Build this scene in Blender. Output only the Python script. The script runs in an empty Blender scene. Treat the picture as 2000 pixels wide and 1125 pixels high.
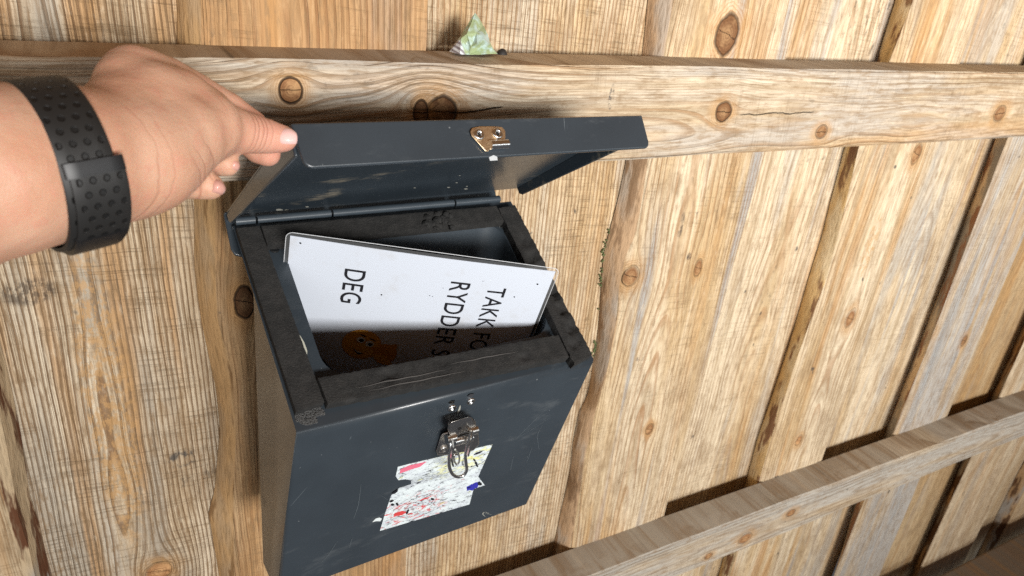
import bpy, bmesh, math, random
import numpy as np
from mathutils import Vector, Matrix, noise as mnoise

random.seed(7)
scn = bpy.context.scene
C = scn.collection
K = 0.5                      # metres per layout unit (the lens stands one unit from the boards)
Z0 = 1.5                     # height of the layout origin above the floor

# ------------------------------------------------------------------ camera
FPX = 1398.917
R = np.array([[0.87911744, -0.12875134, 0.45888519],
              [-0.46767757, -0.41852227, 0.77853504],
              [0.09181624, -0.89903404, -0.42814434]])
cam_d = bpy.data.cameras.new('camera')
cam = bpy.data.objects.new('camera', cam_d)
C.objects.link(cam)
cam_d.sensor_width = 36.0
cam_d.lens = FPX / 2000 * 36.0
cam_d.clip_start = 0.01
cam_d.clip_end = 200
mw = Matrix.Identity(4)
for i in range(3):
    mw[i][0] = R[i, 0]; mw[i][1] = -R[i, 1]; mw[i][2] = -R[i, 2]
mw[0][3], mw[1][3], mw[2][3] = 0.0, -K, Z0
cam.matrix_world = mw
cam_d.dof.use_dof = True
cam_d.dof.focus_distance = 0.47
cam_d.dof.aperture_fstop = 15.0
scn.camera = cam

# ------------------------------------------------------------------ surroundings (roofed shelter, open towards the front)
w = bpy.data.worlds.new('World')
scn.world = w
w.use_nodes = True
wn = w.node_tree.nodes; wl = w.node_tree.links
bg = wn['Background']
tc = wn.new('ShaderNodeTexCoord')
sx = wn.new('ShaderNodeSeparateXYZ')
wl.new(tc.outputs['Generated'], sx.inputs[0])
rp = wn.new('ShaderNodeValToRGB')
mr = wn.new('ShaderNodeMapRange'); mr.inputs[1].default_value = -1; mr.inputs[2].default_value = 1
wl.new(sx.outputs['Z'], mr.inputs[0]); wl.new(mr.outputs[0], rp.inputs[0])
els = rp.color_ramp.elements
els[0].position = 0.0; els[0].color = (0.24, 0.25, 0.28, 1)
els[1].position = 1.0; els[1].color = (0.60, 0.30, 0.13, 1)
for pos, col in ((0.40, (0.34, 0.35, 0.38, 1)), (0.50, (0.50, 0.43, 0.36, 1)), (0.58, (0.50, 0.27, 0.125, 1))):
    e = els.new(pos); e.color = col
wl.new(rp.outputs[0], bg.inputs[0])
bg.inputs[1].default_value = 0.30
# band of open sky under the eaves, towards the front
def wmath(op, *a):
    n = wn.new('ShaderNodeMath'); n.operation = op
    for i, x in enumerate(a):
        if isinstance(x, bpy.types.NodeSocket): wl.new(x, n.inputs[i])
        else: n.inputs[i].default_value = x
    return n.outputs[0]
def wramp(x, a, b):
    n = wn.new('ShaderNodeMapRange'); n.interpolation_type = 'SMOOTHSTEP'; wl.new(x, n.inputs[0]); n.inputs[1].default_value = a; n.inputs[2].default_value = b
    return n.outputs[0]
band_ = wmath('MULTIPLY', wramp(sx.outputs['Z'], 0.02, 0.05), wmath('SUBTRACT', 1.0, wramp(sx.outputs['Z'], 0.12, 0.17)))
band_ = wmath('MULTIPLY', band_, wramp(wmath('MULTIPLY', sx.outputs['Y'], -1.0), 0.25, 0.6))
bg2 = wn.new('ShaderNodeBackground'); bg2.inputs[0].default_value = (0.86, 0.95, 1.0, 1)
wl.new(wmath('MULTIPLY', band_, 4.2), bg2.inputs[1])
ads = wn.new('ShaderNodeAddShader'); wl.new(bg.outputs[0], ads.inputs[0]); wl.new(bg2.outputs[0], ads.inputs[1])
wl.new(ads.outputs[0], wn['World Output'].inputs['Surface'])

# the bright open side of the shelter: a wide, low band of daylight in front and to the right
ld = bpy.data.lights.new('daylight_opening', 'AREA')
ld.shape = 'RECTANGLE'; ld.size = 1.2; ld.size_y = 0.46; ld.spread = math.radians(66)
ld.energy = 25; ld.color = (1.0, 0.975, 0.94)
lo = bpy.data.objects.new('daylight_opening', ld)
C.objects.link(lo)
LAZ, LEL, LDI = math.radians(0.5), math.radians(7.8), 3.0
tgt = Vector((0.35, 0, Z0 - 0.22))
lpos = tgt + Vector((math.sin(LAZ) * math.cos(LEL), -math.cos(LAZ) * math.cos(LEL), math.sin(LEL))) * LDI
lo.location = lpos
lo.rotation_euler = (Vector((0.80, 0, Z0 + 0.25)) - lpos).to_track_quat('-Z', 'Y').to_euler()

scn.view_settings.view_transform = 'Standard'
scn.view_settings.look = 'None'
scn.view_settings.exposure = 0.0
scn.view_settings.gamma = 1.0
scn.cycles.max_bounces = 8
scn.cycles.use_denoising = False
scn.cycles.caustics_reflective = False
scn.cycles.caustics_refractive = False
scn.cycles.sample_clamp_indirect = 1.5
scn.cycles.sample_clamp_direct = 12.0

# ------------------------------------------------------------------ layout helpers (all in layout units)
CP = np.array([0, -1.0, 0])
def ray(px, py):
    d = R @ np.array([px - 1000, py - 562.5, FPX]); return d / np.linalg.norm(d)
def onY(px, py, y):
    d = ray(px, py); return CP + d * (y - CP[1]) / d[1]
def camP(px, py, depth):
    return CP + R @ (np.array([(px - 1000) / FPX, (py - 562.5) / FPX, 1.0]) * depth)
def rot_z(a): c, s = math.cos(a), math.sin(a); return np.array([[c, -s, 0], [s, c, 0], [0, 0, 1]])
MB = np.array([[0.9958274089, -0.0865447275, 0.02894446], [0.0865081937, 0.9962479662, 0.0025144148], [-0.0290534687, 0.0, 0.9995778589]])
OB = np.array([0.11478127, -0.1, -0.3484866])
W, DP, S, H, T = 0.42082354, 0.2505991, 0.60911722, 0.34857162, 0.27684749
SL = math.sqrt(1 + S * S); TOPL = DP * SL
def B(u, v, w_): return OB + MB @ np.array([u, v, w_])
def ftop(u, a, off): return top(u, a - 0.0085, off)
def top(u, a, off=0.0):       # on the sloping rim: u across, a from hinge to front
    return B(u, -a / SL - off * S / SL, -S * a / SL + off / SL)
def front(u, h, out=0.0):     # on the front face: h downwards from the top edge
    return B(u, -DP + h * math.sin(T) - out * math.cos(T), -S * DP - h * math.cos(T) - out * math.sin(T))
def unbox(px, py, n, d):
    dl = MB.T @ ray(px, py); c = MB.T @ (CP - OB); t = (d - n @ c) / (n @ dl); return c + dl * t
FN = np.array([0, -math.cos(T), -math.sin(T)]); F0 = np.array([0, -DP, -S * DP])
def fpx(px, py, out=0.0):     # a point at distance `out` in front of the front face
    return OB + MB @ unbox(px, py, FN, FN @ F0 + out)
def fuh(px, py):
    x = unbox(px, py, FN, FN @ F0); d = x - F0; return x[0], d[1] * math.sin(T) - d[2] * math.cos(T)
LU0, LU1, LTH, LLEN, LH, LW0, LV0, LYW = -0.0034, 0.4552, 0.6129, 0.2939, 0.0406, 0.0085, 0.0178, 0.0338
_ry = rot_z(LYW)
_lx = _ry @ np.array([1.0, 0, 0]); _ld = _ry @ np.array([0, -math.cos(LTH), math.sin(LTH)]); _ln = _ry @ np.array([0, -math.sin(LTH), -math.cos(LTH)])
def lid(u, a, b): return OB + MB @ (np.array([0, LV0, LW0]) + _lx * u + _ld * a + _ln * b)
def lidpx(px, py, out=0.0):   # a point on the lid's front flange
    n = _ld; return OB + MB @ unbox(px, py, n, n @ (np.array([0, LV0, LW0]) + _ld * (LLEN + 0.004 + out)))

def wm(p): return Vector((p[0] * K, p[1] * K, p[2] * K + Z0))

# ------------------------------------------------------------------ object helpers
def thing(name, label, cat, p, group=None):
    o = bpy.data.objects.new(name, None); C.objects.link(o)
    o.location = wm(p); o.empty_display_size = 0.02
    o['label'] = label; o['category'] = cat
    if group: o['group'] = group
    return o
def wloc(o):
    v = Vector(o.location)
    while o.parent: o = o.parent; v = v + o.location
    return v
def link(name, me, mats, parent=None, origin=None, label=None, smooth=False):
    """me's vertices are world metres; moved so that the object's origin sits on `origin`."""
    if origin is None:
        cs = [v.co for v in me.vertices]
        origin = sum(cs, Vector()) / max(1, len(cs))
    me.transform(Matrix.Translation(-Vector(origin)))
    o = bpy.data.objects.new(name, me); C.objects.link(o)
    for m in (mats if isinstance(mats, (list, tuple)) else [mats]): me.materials.append(m)
    o.location = origin
    if parent:
        o.location = Vector(origin) - wloc(parent); o.parent = parent
    if label: o['label'] = label
    if smooth:
        for p in me.polygons: p.use_smooth = True
    return o
class Geo:
    """collects faces in layout units"""
    def __init__(s): s.v = []; s.f = []; s.m = []
    def face(s, pts, mi=0):
        i = len(s.v); s.v += [tuple(wm(p)) for p in pts]; s.f.append(list(range(i, i + len(pts)))); s.m.append(mi)
    def prism(s, bot, topp, mi=0):
        n = len(bot); s.face(list(bot)[::-1], mi); s.face(topp, mi)
        for i in range(n):
            j = (i + 1) % n; s.face([bot[i], bot[j], topp[j], topp[i]], mi)
    def box(s, fn, u0, u1, a0, a1, b0, b1, mi=0):
        s.prism([fn(u0, a0, b0), fn(u1, a0, b0), fn(u1, a1, b0), fn(u0, a1, b0)], [fn(u0, a0, b1), fn(u1, a0, b1), fn(u1, a1, b1), fn(u0, a1, b1)], mi)
    def tube(s, pts, r, n=10, closed=False, cap=True, mi=0):
        pts = [np.array(p, float) for p in pts]; rings = []; m = len(pts); prev = None
        rs = r if isinstance(r, (list, tuple)) else [r] * m
        for i in range(m):
            if closed: t = pts[(i + 1) % m] - pts[i - 1]
            else: t = pts[min(i + 1, m - 1)] - pts[max(i - 1, 0)]
            t = t / (np.linalg.norm(t) + 1e-12)
            if prev is None:
                a = np.array([0, 0, 1.0]) if abs(t[2]) < 0.9 else np.array([1.0, 0, 0])
                x = np.cross(t, a)
            else: x = prev - t * (prev @ t)
            x /= np.linalg.norm(x); prev = x; y = np.cross(t, x)
            rings.append([pts[i] + rs[i] * (math.cos(2 * math.pi * k / n) * x + math.sin(2 * math.pi * k / n) * y) for k in range(n)])
        for i in range(m if closed else m - 1):
            A, Bq = rings[i], rings[(i + 1) % m]
            for k in range(n): s.face([A[k], A[(k + 1) % n], Bq[(k + 1) % n], Bq[k]], mi)
        if cap and not closed: s.face(rings[0][::-1], mi); s.face(rings[-1], mi)
    def lathe(s, c, ax, prof, n=20, mi=0):
        ax = np.array(ax, float); ax /= np.linalg.norm(ax)
        a = np.array([0, 0, 1.0]) if abs(ax[2]) < 0.9 else np.array([1.0, 0, 0])
        x = np.cross(ax, a); x /= np.linalg.norm(x); y = np.cross(ax, x)
        rings = [[np.array(c) + ax * h + max(r, 1e-5) * (math.cos(2 * math.pi * k / n) * x + math.sin(2 * math.pi * k / n) * y) for k in range(n)] for r, h in prof]
        for A, Bq in zip(rings[:-1], rings[1:]):
            for k in range(n): s.face([A[k], A[(k + 1) % n], Bq[(k + 1) % n], Bq[k]], mi)
        s.face(rings[0][::-1], mi); s.face(rings[-1], mi)
    def mesh(s, weld=1e-6):
        me = bpy.data.meshes.new('m'); me.from_pydata(s.v, [], s.f); me.update()
        for p, i in zip(me.polygons, s.m): p.material_index = i
        bm = bmesh.new(); bm.from_mesh(me)
        bmesh.ops.remove_doubles(bm, verts=bm.verts, dist=weld)
        bmesh.ops.recalc_face_normals(bm, faces=bm.faces)
        bm.to_mesh(me); bm.free(); return me
def bevel(o, width, seg=3, angle=30):
    m = o.modifiers.new('bevel', 'BEVEL'); m.width = width; m.segments = seg
    m.limit_method = 'ANGLE'; m.angle_limit = math.radians(angle)
    for p in o.data.polygons: p.use_smooth = True
    try: o.data.set_sharp_from_angle(angle=math.radians(50))
    except Exception: pass
    return o
def sharp(o, deg=40):
    for p in o.data.polygons: p.use_smooth = True
    o.data.set_sharp_from_angle(angle=math.radians(deg)); return o

# ------------------------------------------------------------------ material helpers
class NT:
    def __init__(s, name):
        s.mat = bpy.data.materials.new(name); s.mat.use_nodes = True
        s.t = s.mat.node_tree; s.n = s.t.nodes; s.l = s.t.links
        s.bsdf = s.n['Principled BSDF']
        s.tc = s.n.new('ShaderNodeTexCoord')
    def put(s, sock, v):
        if isinstance(v, bpy.types.NodeSocket): s.l.new(v, sock)
        elif isinstance(v, (tuple, list)) and len(v) == 3 and sock.type == 'RGBA': sock.default_value = (*v, 1)
        else: sock.default_value = v
    def m(s, op, *a, clamp=False):
        n = s.n.new('ShaderNodeMath'); n.operation = op; n.use_clamp = clamp
        for i, x in enumerate(a): s.put(n.inputs[i], x)
        return n.outputs[0]
    def add(s, a, b): return s.m('ADD', a, b)
    def sub(s, a, b): return s.m('SUBTRACT', a, b)
    def mul(s, a, b): return s.m('MULTIPLY', a, b)
    def div(s, a, b): return s.m('DIVIDE', a, b)
    def mad(s, a, b, c): return s.m('MULTIPLY_ADD', a, b, c)
    def step(s, x, a, b):      # smooth 0..1 from a to b
        n = s.n.new('ShaderNodeMapRange'); n.interpolation_type = 'SMOOTHSTEP'
        s.put(n.inputs[0], x); n.inputs[1].default_value = a; n.inputs[2].default_value = b
        return n.outputs[0]
    def comb(s, x, y, z):
        n = s.n.new('ShaderNodeCombineXYZ')
        for i, q in enumerate((x, y, z)): s.put(n.inputs[i], q)
        return n.outputs[0]
    def sep(s, v):
        n = s.n.new('ShaderNodeSeparateXYZ'); s.l.new(v, n.inputs[0]); return n.outputs
    def noise(s, vec, scale=1.0, detail=3, rough=0.55, dist=0.0):
        n = s.n.new('ShaderNodeTexNoise'); s.l.new(vec, n.inputs['Vector'])
        n.inputs['Scale'].default_value = scale; n.inputs['Detail'].default_value = detail
        n.inputs['Roughness'].default_value = rough; n.inputs['Distortion'].default_value = dist
        return n.outputs[0]
    def mix(s, f, a, b, mode='MIX'):
        n = s.n.new('ShaderNodeMix'); n.data_type = 'RGBA'; n.blend_type = mode
        s.put(n.inputs[0], f); s.put(n.inputs[6], a); s.put(n.inputs[7], b)
        return n.outputs[2]
    def lerp(s, f, a, b): return s.mad(f, s.sub(b, a), a)
    def bump(s, h, strength=0.5, dist=0.001):
        n = s.n.new('ShaderNodeBump'); n.inputs['Strength'].default_value = strength
        n.inputs['Distance'].default_value = dist; s.l.new(h, n.inputs['Height']); return n.outputs[0]
    def done(s, color=None, rough=0.6, metal=0.0, normal=None, spec=0.5, **kw):
        b = s.bsdf.inputs
        if color is not None: s.put(b['Base Color'], color)
        s.put(b['Roughness'], rough); b['Metallic'].default_value = metal
        b['Specular IOR Level'].default_value = spec
        if normal is not None: s.l.new(normal, b['Normal'])
        for k_, v_ in kw.items(): s.put(b[k_], v_)
        return s.mat

_seed = [0]
def wood(name, knots=(), axis='v', period=0.0045, pith=0.0, depth=0.03, tilt=0.03, tone=(0.50, 0.36, 0.205), pale=(0.63, 0.52, 0.365),
         grey=(0.36, 0.32, 0.27), g_amt=0.4, late=(0.27, 0.125, 0.045), line=0.75, rough_amt=0.5, streaks=0.3, orange=0.3, mold=0.5, wave=0.010, gate=0.28, cracks=(), marks=()):
    """weathered rough-sawn spruce; knots: (u, v, ru, rv, darkness) in metres from the object's origin"""
    _seed[0] += 1; sd = _seed[0] * 7.31
    t = NT(name)
    x, y, z = t.sep(t.tc.outputs['Object'])
    u0, v = (x, z) if axis == 'v' else (z, x)
    wv = t.comb(t.mul(u0, 9.0), t.mul(v, 2.2), sd)
    n1 = t.noise(wv, 1, 3, 0.5)
    u = t.mad(t.sub(n1, 0.5), wave * 2, u0)
    u_s = t.mad(t.sub(t.noise(t.comb(t.mul(u0, 90), t.mul(v, 16), sd + 3), 1, 2), 0.5), 0.0018, u)
    es = []
    uu = u_s
    for (ku, kv, ru, rv, dk) in knots:
        dx = t.sub(u0, ku); dy = t.sub(v, kv)
        wob = t.mad(t.noise(t.comb(t.mul(u0, 95), t.mul(v, 70), sd + ku * 50), 1, 3), 0.40, 0.80)
        ex = t.div(dx, ru); ey = t.div(dy, rv)
        d2 = t.add(t.mul(ex, ex), t.mul(ey, ey))
        e = t.mul(t.m('SQRT', d2), wob)
        ey2 = t.div(dy, rv * 1.7); d2b = t.add(t.mul(ex, ex), t.mul(ey2, ey2))
        push = t.div(2.0, t.add(d2b, 1.25))
        uu = t.sub(uu, t.mul(t.sub(u_s, ku), t.m('MINIMUM', push, 0.97)))
        es.append((e, dk, ru, ku, kv, rv))
    hh = t.mad(v, tilt, depth)
    hh = t.mad(t.sub(t.noise(t.comb(t.mul(u0, 3), t.mul(v, 3.0), sd + 9), 1, 2), 0.5), 0.035, hh)
    uc = t.sub(uu, pith)
    r = t.m('SQRT', t.add(t.mul(uc, uc), t.mul(hh, hh)))
    ph = t.m('FRACT', t.div(r, period))
    lw = t.mul(t.step(ph, 0.50, 0.82), t.sub(1.0, t.step(ph, 0.87, 0.96)))
    lvar = t.noise(t.comb(t.mul(u0, 30), t.mul(v, 5), sd + 17), 1, 3)
    lw = t.mul(lw, t.step(lvar, gate, gate + 0.36))
    ph2 = t.m('FRACT', t.div(t.mad(t.sub(coarse0 := t.noise(t.comb(t.mul(u_s, 120), t.mul(v, 10), sd + 13), 1, 3, 0.6), 0.5), 0.0035, r), period * 0.43))
    lw2 = t.mul(t.mul(t.step(ph2, 0.45, 0.85), t.sub(1.0, t.step(ph2, 0.90, 1.0))), t.step(coarse0, 0.35, 0.6))
    # colours
    big = t.noise(t.comb(t.mul(u0, 16), t.mul(v, 2.4), sd + 23), 1, 4, 0.6)
    col = t.mix(t.step(big, 0.36, 0.62), tone, pale)
    st1 = t.noise(t.comb(t.mul(u, 120), t.mul(v, 3.2), sd + 29), 1, 4, 0.65)
    col = t.mix(t.mul(t.sub(1.0, t.step(st1, 0.34, 0.52)), 0.55), col, tuple(q * 0.66 for q in tone))
    col = t.mix(t.mul(t.step(st1, 0.54, 0.70), 0.55), col, tuple(min(0.85, q * 1.10) for q in pale))
    blot = t.noise(t.comb(t.mul(u0, 22), t.mul(v, 13), sd + 33), 1, 5, 0.65)
    col = t.mix(t.mul(t.sub(1.0, t.step(blot, 0.36, 0.50)), 0.40), col, (0.27, 0.19, 0.115))
    gn = t.noise(t.comb(t.mul(u0, 26), t.mul(v, 3.0), sd + 31), 1, 4, 0.6)
    gm = t.mul(t.step(gn, 0.62 - 0.30 * g_amt, 0.74 - 0.22 * g_amt), min(1.0, 0.35 + g_amt * 0.6))
    col = t.mix(gm, col, grey)
    bl = t.noise(t.comb(t.mul(u, 34), t.mul(v, 1.6), sd + 37), 1, 3)
    col = t.mix(t.mul(t.step(bl, 0.57, 0.69), streaks), col, (0.33, 0.35, 0.36))
    og = t.noise(t.comb(t.mul(u, 38), t.mul(v, 1.8), sd + 41), 1, 3)
    col = t.mix(t.mul(t.step(og, 0.55, 0.66), orange), col, (0.47, 0.235, 0.07))
    fib = t.noise(t.comb(t.mul(u_s, 650), t.mul(v, 26), sd + 2), 1, 3, 0.65)
    coarse = t.noise(t.comb(t.mul(u_s, 260), t.mul(v, 55), sd + 5), 1, 3, 0.7)
    lcol = t.mix(gm, tuple(q * 1.15 for q in late), (0.19, 0.145, 0.10))
    col = t.mix(t.mul(lw, line * 0.92), col, lcol)
    col = t.mix(t.mul(lw2, line * 0.40), col, lcol)
    col = t.mix(t.mul(t.sub(1.0, t.step(fib, 0.30, 0.54)), 0.50), col, (0.23, 0.135, 0.06))
    col = t.mix(t.mul(t.sub(1.0, t.step(coarse, 0.32, 0.50)), 0.40 + 0.3 * rough_amt), col, (0.26, 0.165, 0.085))
    col = t.mix(t.mul(t.step(coarse, 0.56, 0.74), 0.35), col, tuple(min(0.85, q * 1.22) for q in pale))
    # saw scores across the grain
    sc = t.noise(t.comb(t.mul(u0, 18), t.mad(u0, 30, t.mul(v, 420)), sd + 53), 1, 3, 0.65)
    scm = t.mul(t.step(sc, 0.52, 0.68), t.step(t.noise(t.comb(t.mul(u0, 24), t.mul(v, 16), sd + 59), 1, 3), 0.38, 0.62))
    col = t.mix(t.mul(scm, 0.26 * rough_amt + 0.06), col, (0.22, 0.145, 0.08))
    # mould and dirt
    mo = t.noise(t.comb(t.mul(u0, 170), t.mul(v, 75), sd + 61), 1, 4, 0.7)
    mp = t.noise(t.comb(t.mul(u0, 11), t.mul(v, 7), sd + 67), 1, 3)
    mm = t.mul(t.step(mo, 0.56, 0.68), t.step(mp, 0.50, 0.68))
    col = t.mix(t.mul(mm, mold), col, (0.075, 0.06, 0.045))
    sp = t.noise(t.comb(t.mul(u0, 62), t.mul(v, 40), sd + 71), 1, 2, 0.5)
    col = t.mix(t.mul(t.step(sp, 0.735, 0.775), 0.8), col, (0.06, 0.055, 0.05))
    hgt = t.mad(lw, 0.55, t.mad(lw2, 0.25, t.mul(coarse, 0.8 * rough_amt + 0.15)))
    hgt = t.mad(fib, 0.25, hgt)
    hgt = t.sub(hgt, t.mul(scm, 0.45 * rough_amt))
    hgt = t.mad(t.noise(t.comb(t.mul(u0, 40), t.mul(v, 8), sd + 83), 1, 2), 1.1, hgt)
    for (e, dk, ru, ku, kv, rv) in es:
        m_in = t.sub(1.0, t.step(e, 0.66 if dk < 0.5 else 0.90, 1.10))
        halo = t.mul(t.sub(1.0, t.step(e, 0.9, 2.6)), 0.55)
        ang = t.noise(t.comb(t.mul(t.sub(u0, ku), 60), t.mul(t.sub(v, kv), 60), sd + ku * 90), 1, 3, 0.6)
        col = t.mix(t.mul(halo, t.step(ang, 0.25, 0.6)), col, (0.50, 0.275, 0.10))
        sw = t.m('FRACT', t.mad(e, 4.5, t.mul(ang, 1.5)))
        swm = t.mul(t.mul(t.step(sw, 0.45, 0.85), t.sub(1.0, t.step(sw, 0.9, 1.0))), t.mul(t.step(e, 0.95, 1.1), t.sub(1.0, t.step(e, 1.3, 2.3))))
        col = t.mix(t.mul(swm, 0.5), col, tuple(q * 1.1 for q in late))
        rings = t.m('FRACT', t.mul(t.add(e, t.mul(t.sub(ang, 0.5), 0.35)), 5.0 if ru > 0.006 else 3.0))
        b_ = 1.3 - 1.05 * max(0.0, dk) if dk < 1 else 1.0
        kc = t.mix(t.step(e, 0.10, 0.85), tuple(c * b_ for c in (0.44, 0.25, 0.115)), tuple(c * b_ for c in (0.25, 0.115, 0.045)))
        kc = t.mix(t.mul(t.step(rings, 0.35, 0.9), 0.45), kc, tuple(c * b_ for c in (0.17, 0.07, 0.026)))
        kn = t.noise(t.comb(t.mul(u0, 420), t.mul(v, 420), sd + 3), 1, 4, 0.65)
        kc = t.mix(t.mul(t.step(kn, 0.48, 0.68), 0.55), kc, tuple(c * b_ for c in (0.13, 0.055, 0.022)))
        kc = t.mix(t.mul(t.step(ang, 0.52, 0.66), 0.5), kc, tuple(c * b_ for c in (0.60, 0.36, 0.17)))
        col = t.mix(m_in, col, kc)
        rim = t.mul(t.step(e, 0.86, 0.98), t.sub(1.0, t.step(e, 1.0, 1.14)))
        col = t.mix(t.mul(t.mul(rim, t.step(ang, 0.2, 0.55) if dk < 0.6 else 1.0), (0.05 + 0.5 * max(0, dk)) if dk < 0.5 else 0.9 * min(1, dk + .2)), col, (0.035, 0.02, 0.012))
        # check through the knot
        ck = t.add(t.mul(t.sub(u0, ku), 0.35), t.sub(v, kv)) if axis == 'v' else t.sub(u0, ku)
        cw = t.m('ABSOLUTE', t.mad(t.sub(t.noise(t.comb(t.mul(u0, 130), t.mul(v, 130), sd), 1, 2), 0.5), ru * 0.5, ck))
        ckm = t.mul(t.sub(1.0, t.step(cw, 0.00012, 0.0005)), t.sub(1.0, t.step(e, 0.8, 1.0)))
        col = t.mix(t.mul(ckm, ((0.15 if dk < 0.33 else 0.5) if dk < 0.6 else 0.75) if dk < 1 else 0.25), col, (0.03, 0.017, 0.01))
        hgt = t.sub(hgt, t.mul(rim, 0.9)); hgt = t.sub(hgt, t.mul(ckm, 0.8))
        hgt = t.mad(m_in, 0.4, hgt)
    for (cu, cv, half, slope, wd, dk) in cracks:      # long thin checks: along v from cv-half to cv+half
        dv = t.sub(v, cv)
        du = t.sub(t.sub(u0, cu), t.mul(dv, slope))
        du = t.mad(t.sub(t.noise(t.comb(t.mul(u0, 20), t.mul(v, 45), sd + 91), 1, 3), 0.5), 0.006, du)
        k_ = t.mul(t.sub(1.0, t.step(t.m('ABSOLUTE', du), wd * 0.4, wd)), t.sub(1.0, t.step(t.m('ABSOLUTE', dv), half * 0.8, half)))
        col = t.mix(t.mul(k_, dk), col, (0.03, 0.02, 0.012)); hgt = t.sub(hgt, k_)
    for (mu, mv, ru, rv, colr, amt) in marks:          # stains of their own shape
        ex = t.div(t.sub(u0, mu), ru); ey = t.div(t.sub(v, mv), rv)
        e = t.add(t.mul(ex, ex), t.mul(ey, ey))
        nn = t.noise(t.comb(t.mul(u0, 240), t.mul(v, 120), sd + 97), 1, 3, 0.7)
        k_ = t.mul(t.step(nn, 0.42, 0.60), t.sub(1.0, t.step(e, 0.35, 1.0)))
        col = t.mix(t.mul(k_, amt), col, colr)
    return t.done(col, rough=0.72, spec=0.25, normal=t.bump(hgt, 1.0, 0.0013))

def bark(name, light=(0.40, 0.25, 0.125), dark=(0.10, 0.048, 0.022), amt=0.5, scale=1.0, third=(0.33, 0.30, 0.26)):
    _seed[0] += 1; sd = _seed[0] * 3.77
    t = NT(name); x, y, z = t.sep(t.tc.outputs['Object'])
    n = t.noise(t.comb(t.mul(x, 60 * scale), t.mul(z, 11 * scale), t.mad(y, 60, sd)), 1, 4, 0.6)
    f = t.noise(t.comb(t.mul(x, 300), t.mul(z, 50), t.mad(y, 300, sd)), 1, 3, 0.65)
    g = t.noise(t.comb(t.mul(x, 30), t.mul(z, 9), t.mad(y, 30, sd + 5)), 1, 3, 0.6)
    col = t.mix(t.step(g, 0.45, 0.6), light, third)
    col = t.mix(t.step(n, 0.66 - 0.32 * amt, 0.72 - 0.30 * amt), col, dark)
    col = t.mix(t.mul(t.sub(1.0, t.step(f, 0.3, 0.55)), 0.5), col, tuple(c * 0.45 for c in light))
    return t.done(col, rough=0.85, spec=0.15, normal=t.bump(t.mad(n, 1.5, f), 0.7, 0.0014))

def paint(name, col=(0.036, 0.046, 0.056), rough=0.42, scratch=0.5, dust=0.0, dust_col=(0.35, 0.30, 0.22)):
    t = NT(name); P = t.tc.outputs['Object']; x, y, z = t.sep(P)
    peel = t.noise(P, 900, 2); big = t.noise(P, 22, 3)
    c = t.mix(t.step(big, 0.3, 0.7), tuple(q * 0.92 for q in col), tuple(q * 1.08 for q in col))
    h = t.mul(peel, 0.25)
    for k_, (ax, az, sc) in enumerate(((0.95, 0.32, 1.0), (0.55, 0.83, 0.8), (0.2, 0.98, 0.6))):
        p = t.add(t.mul(x, ax), t.mul(z, az)); q = t.sub(t.mul(z, ax), t.mul(x, az))
        n = t.noise(t.comb(t.mul(q, 900 * sc), t.mul(p, 14), t.mad(y, 6, k_ * 9.0)), 1, 1, 0.5)
        gate = t.noise(t.comb(t.mul(x, 26), t.mul(z, 26), k_ * 5.0 + 2), 1, 2)
        s_ = t.mul(t.step(n, 0.775, 0.80), t.step(gate, 0.52, 0.62))
        c = t.mix(t.mul(s_, scratch), c, (0.22, 0.25, 0.27))
    fl = t.noise(P, 330, 2)
    c = t.mix(t.mul(t.step(fl, 0.765, 0.79), 0.5 * min(1, scratch * 1.6)), c, (0.30, 0.32, 0.33))
    ro = t.mad(t.noise(P, 40, 3), 0.16, rough - 0.08)
    if dust:
        d = t.noise(t.comb(t.mul(x, 22), t.mul(y, 55), t.mul(z, 55)), 1, 5, 0.7)
        g2 = t.noise(P, 9, 2)
        dm = t.mul(t.step(d, 0.53, 0.72), t.step(g2, 0.42, 0.62))
        c = t.mix(t.mul(dm, dust), c, dust_col); ro = t.mad(dm, 0.3, ro)
    return t.done(c, rough=ro, spec=0.38, normal=t.bump(h, 0.2, 0.0002), **{'Coat Weight': 0.45, 'Coat Roughness': 0.2})

def flat0(name, col, rough=0.5):
    q = NT(name); n_ = q.noise(q.tc.outputs['Object'], 300, 3); return q.done(q.mix(n_, tuple(c * 0.8 for c in col), col), rough=rough)
def chrome(name, col=(0.62, 0.60, 0.57), rough=0.2, rust=0.2):
    t = NT(name); P = t.tc.outputs['Object']
    n = t.noise(P, 420, 3, 0.65)
    c = t.mix(t.mul(t.step(n, 0.55, 0.72), rust), col, (0.20, 0.11, 0.06))
    return t.done(c, rough=t.mad(n, 0.25, rough - 0.08), metal=1.0, normal=t.bump(t.noise(P, 160, 2), 0.12, 0.0006))

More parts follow.
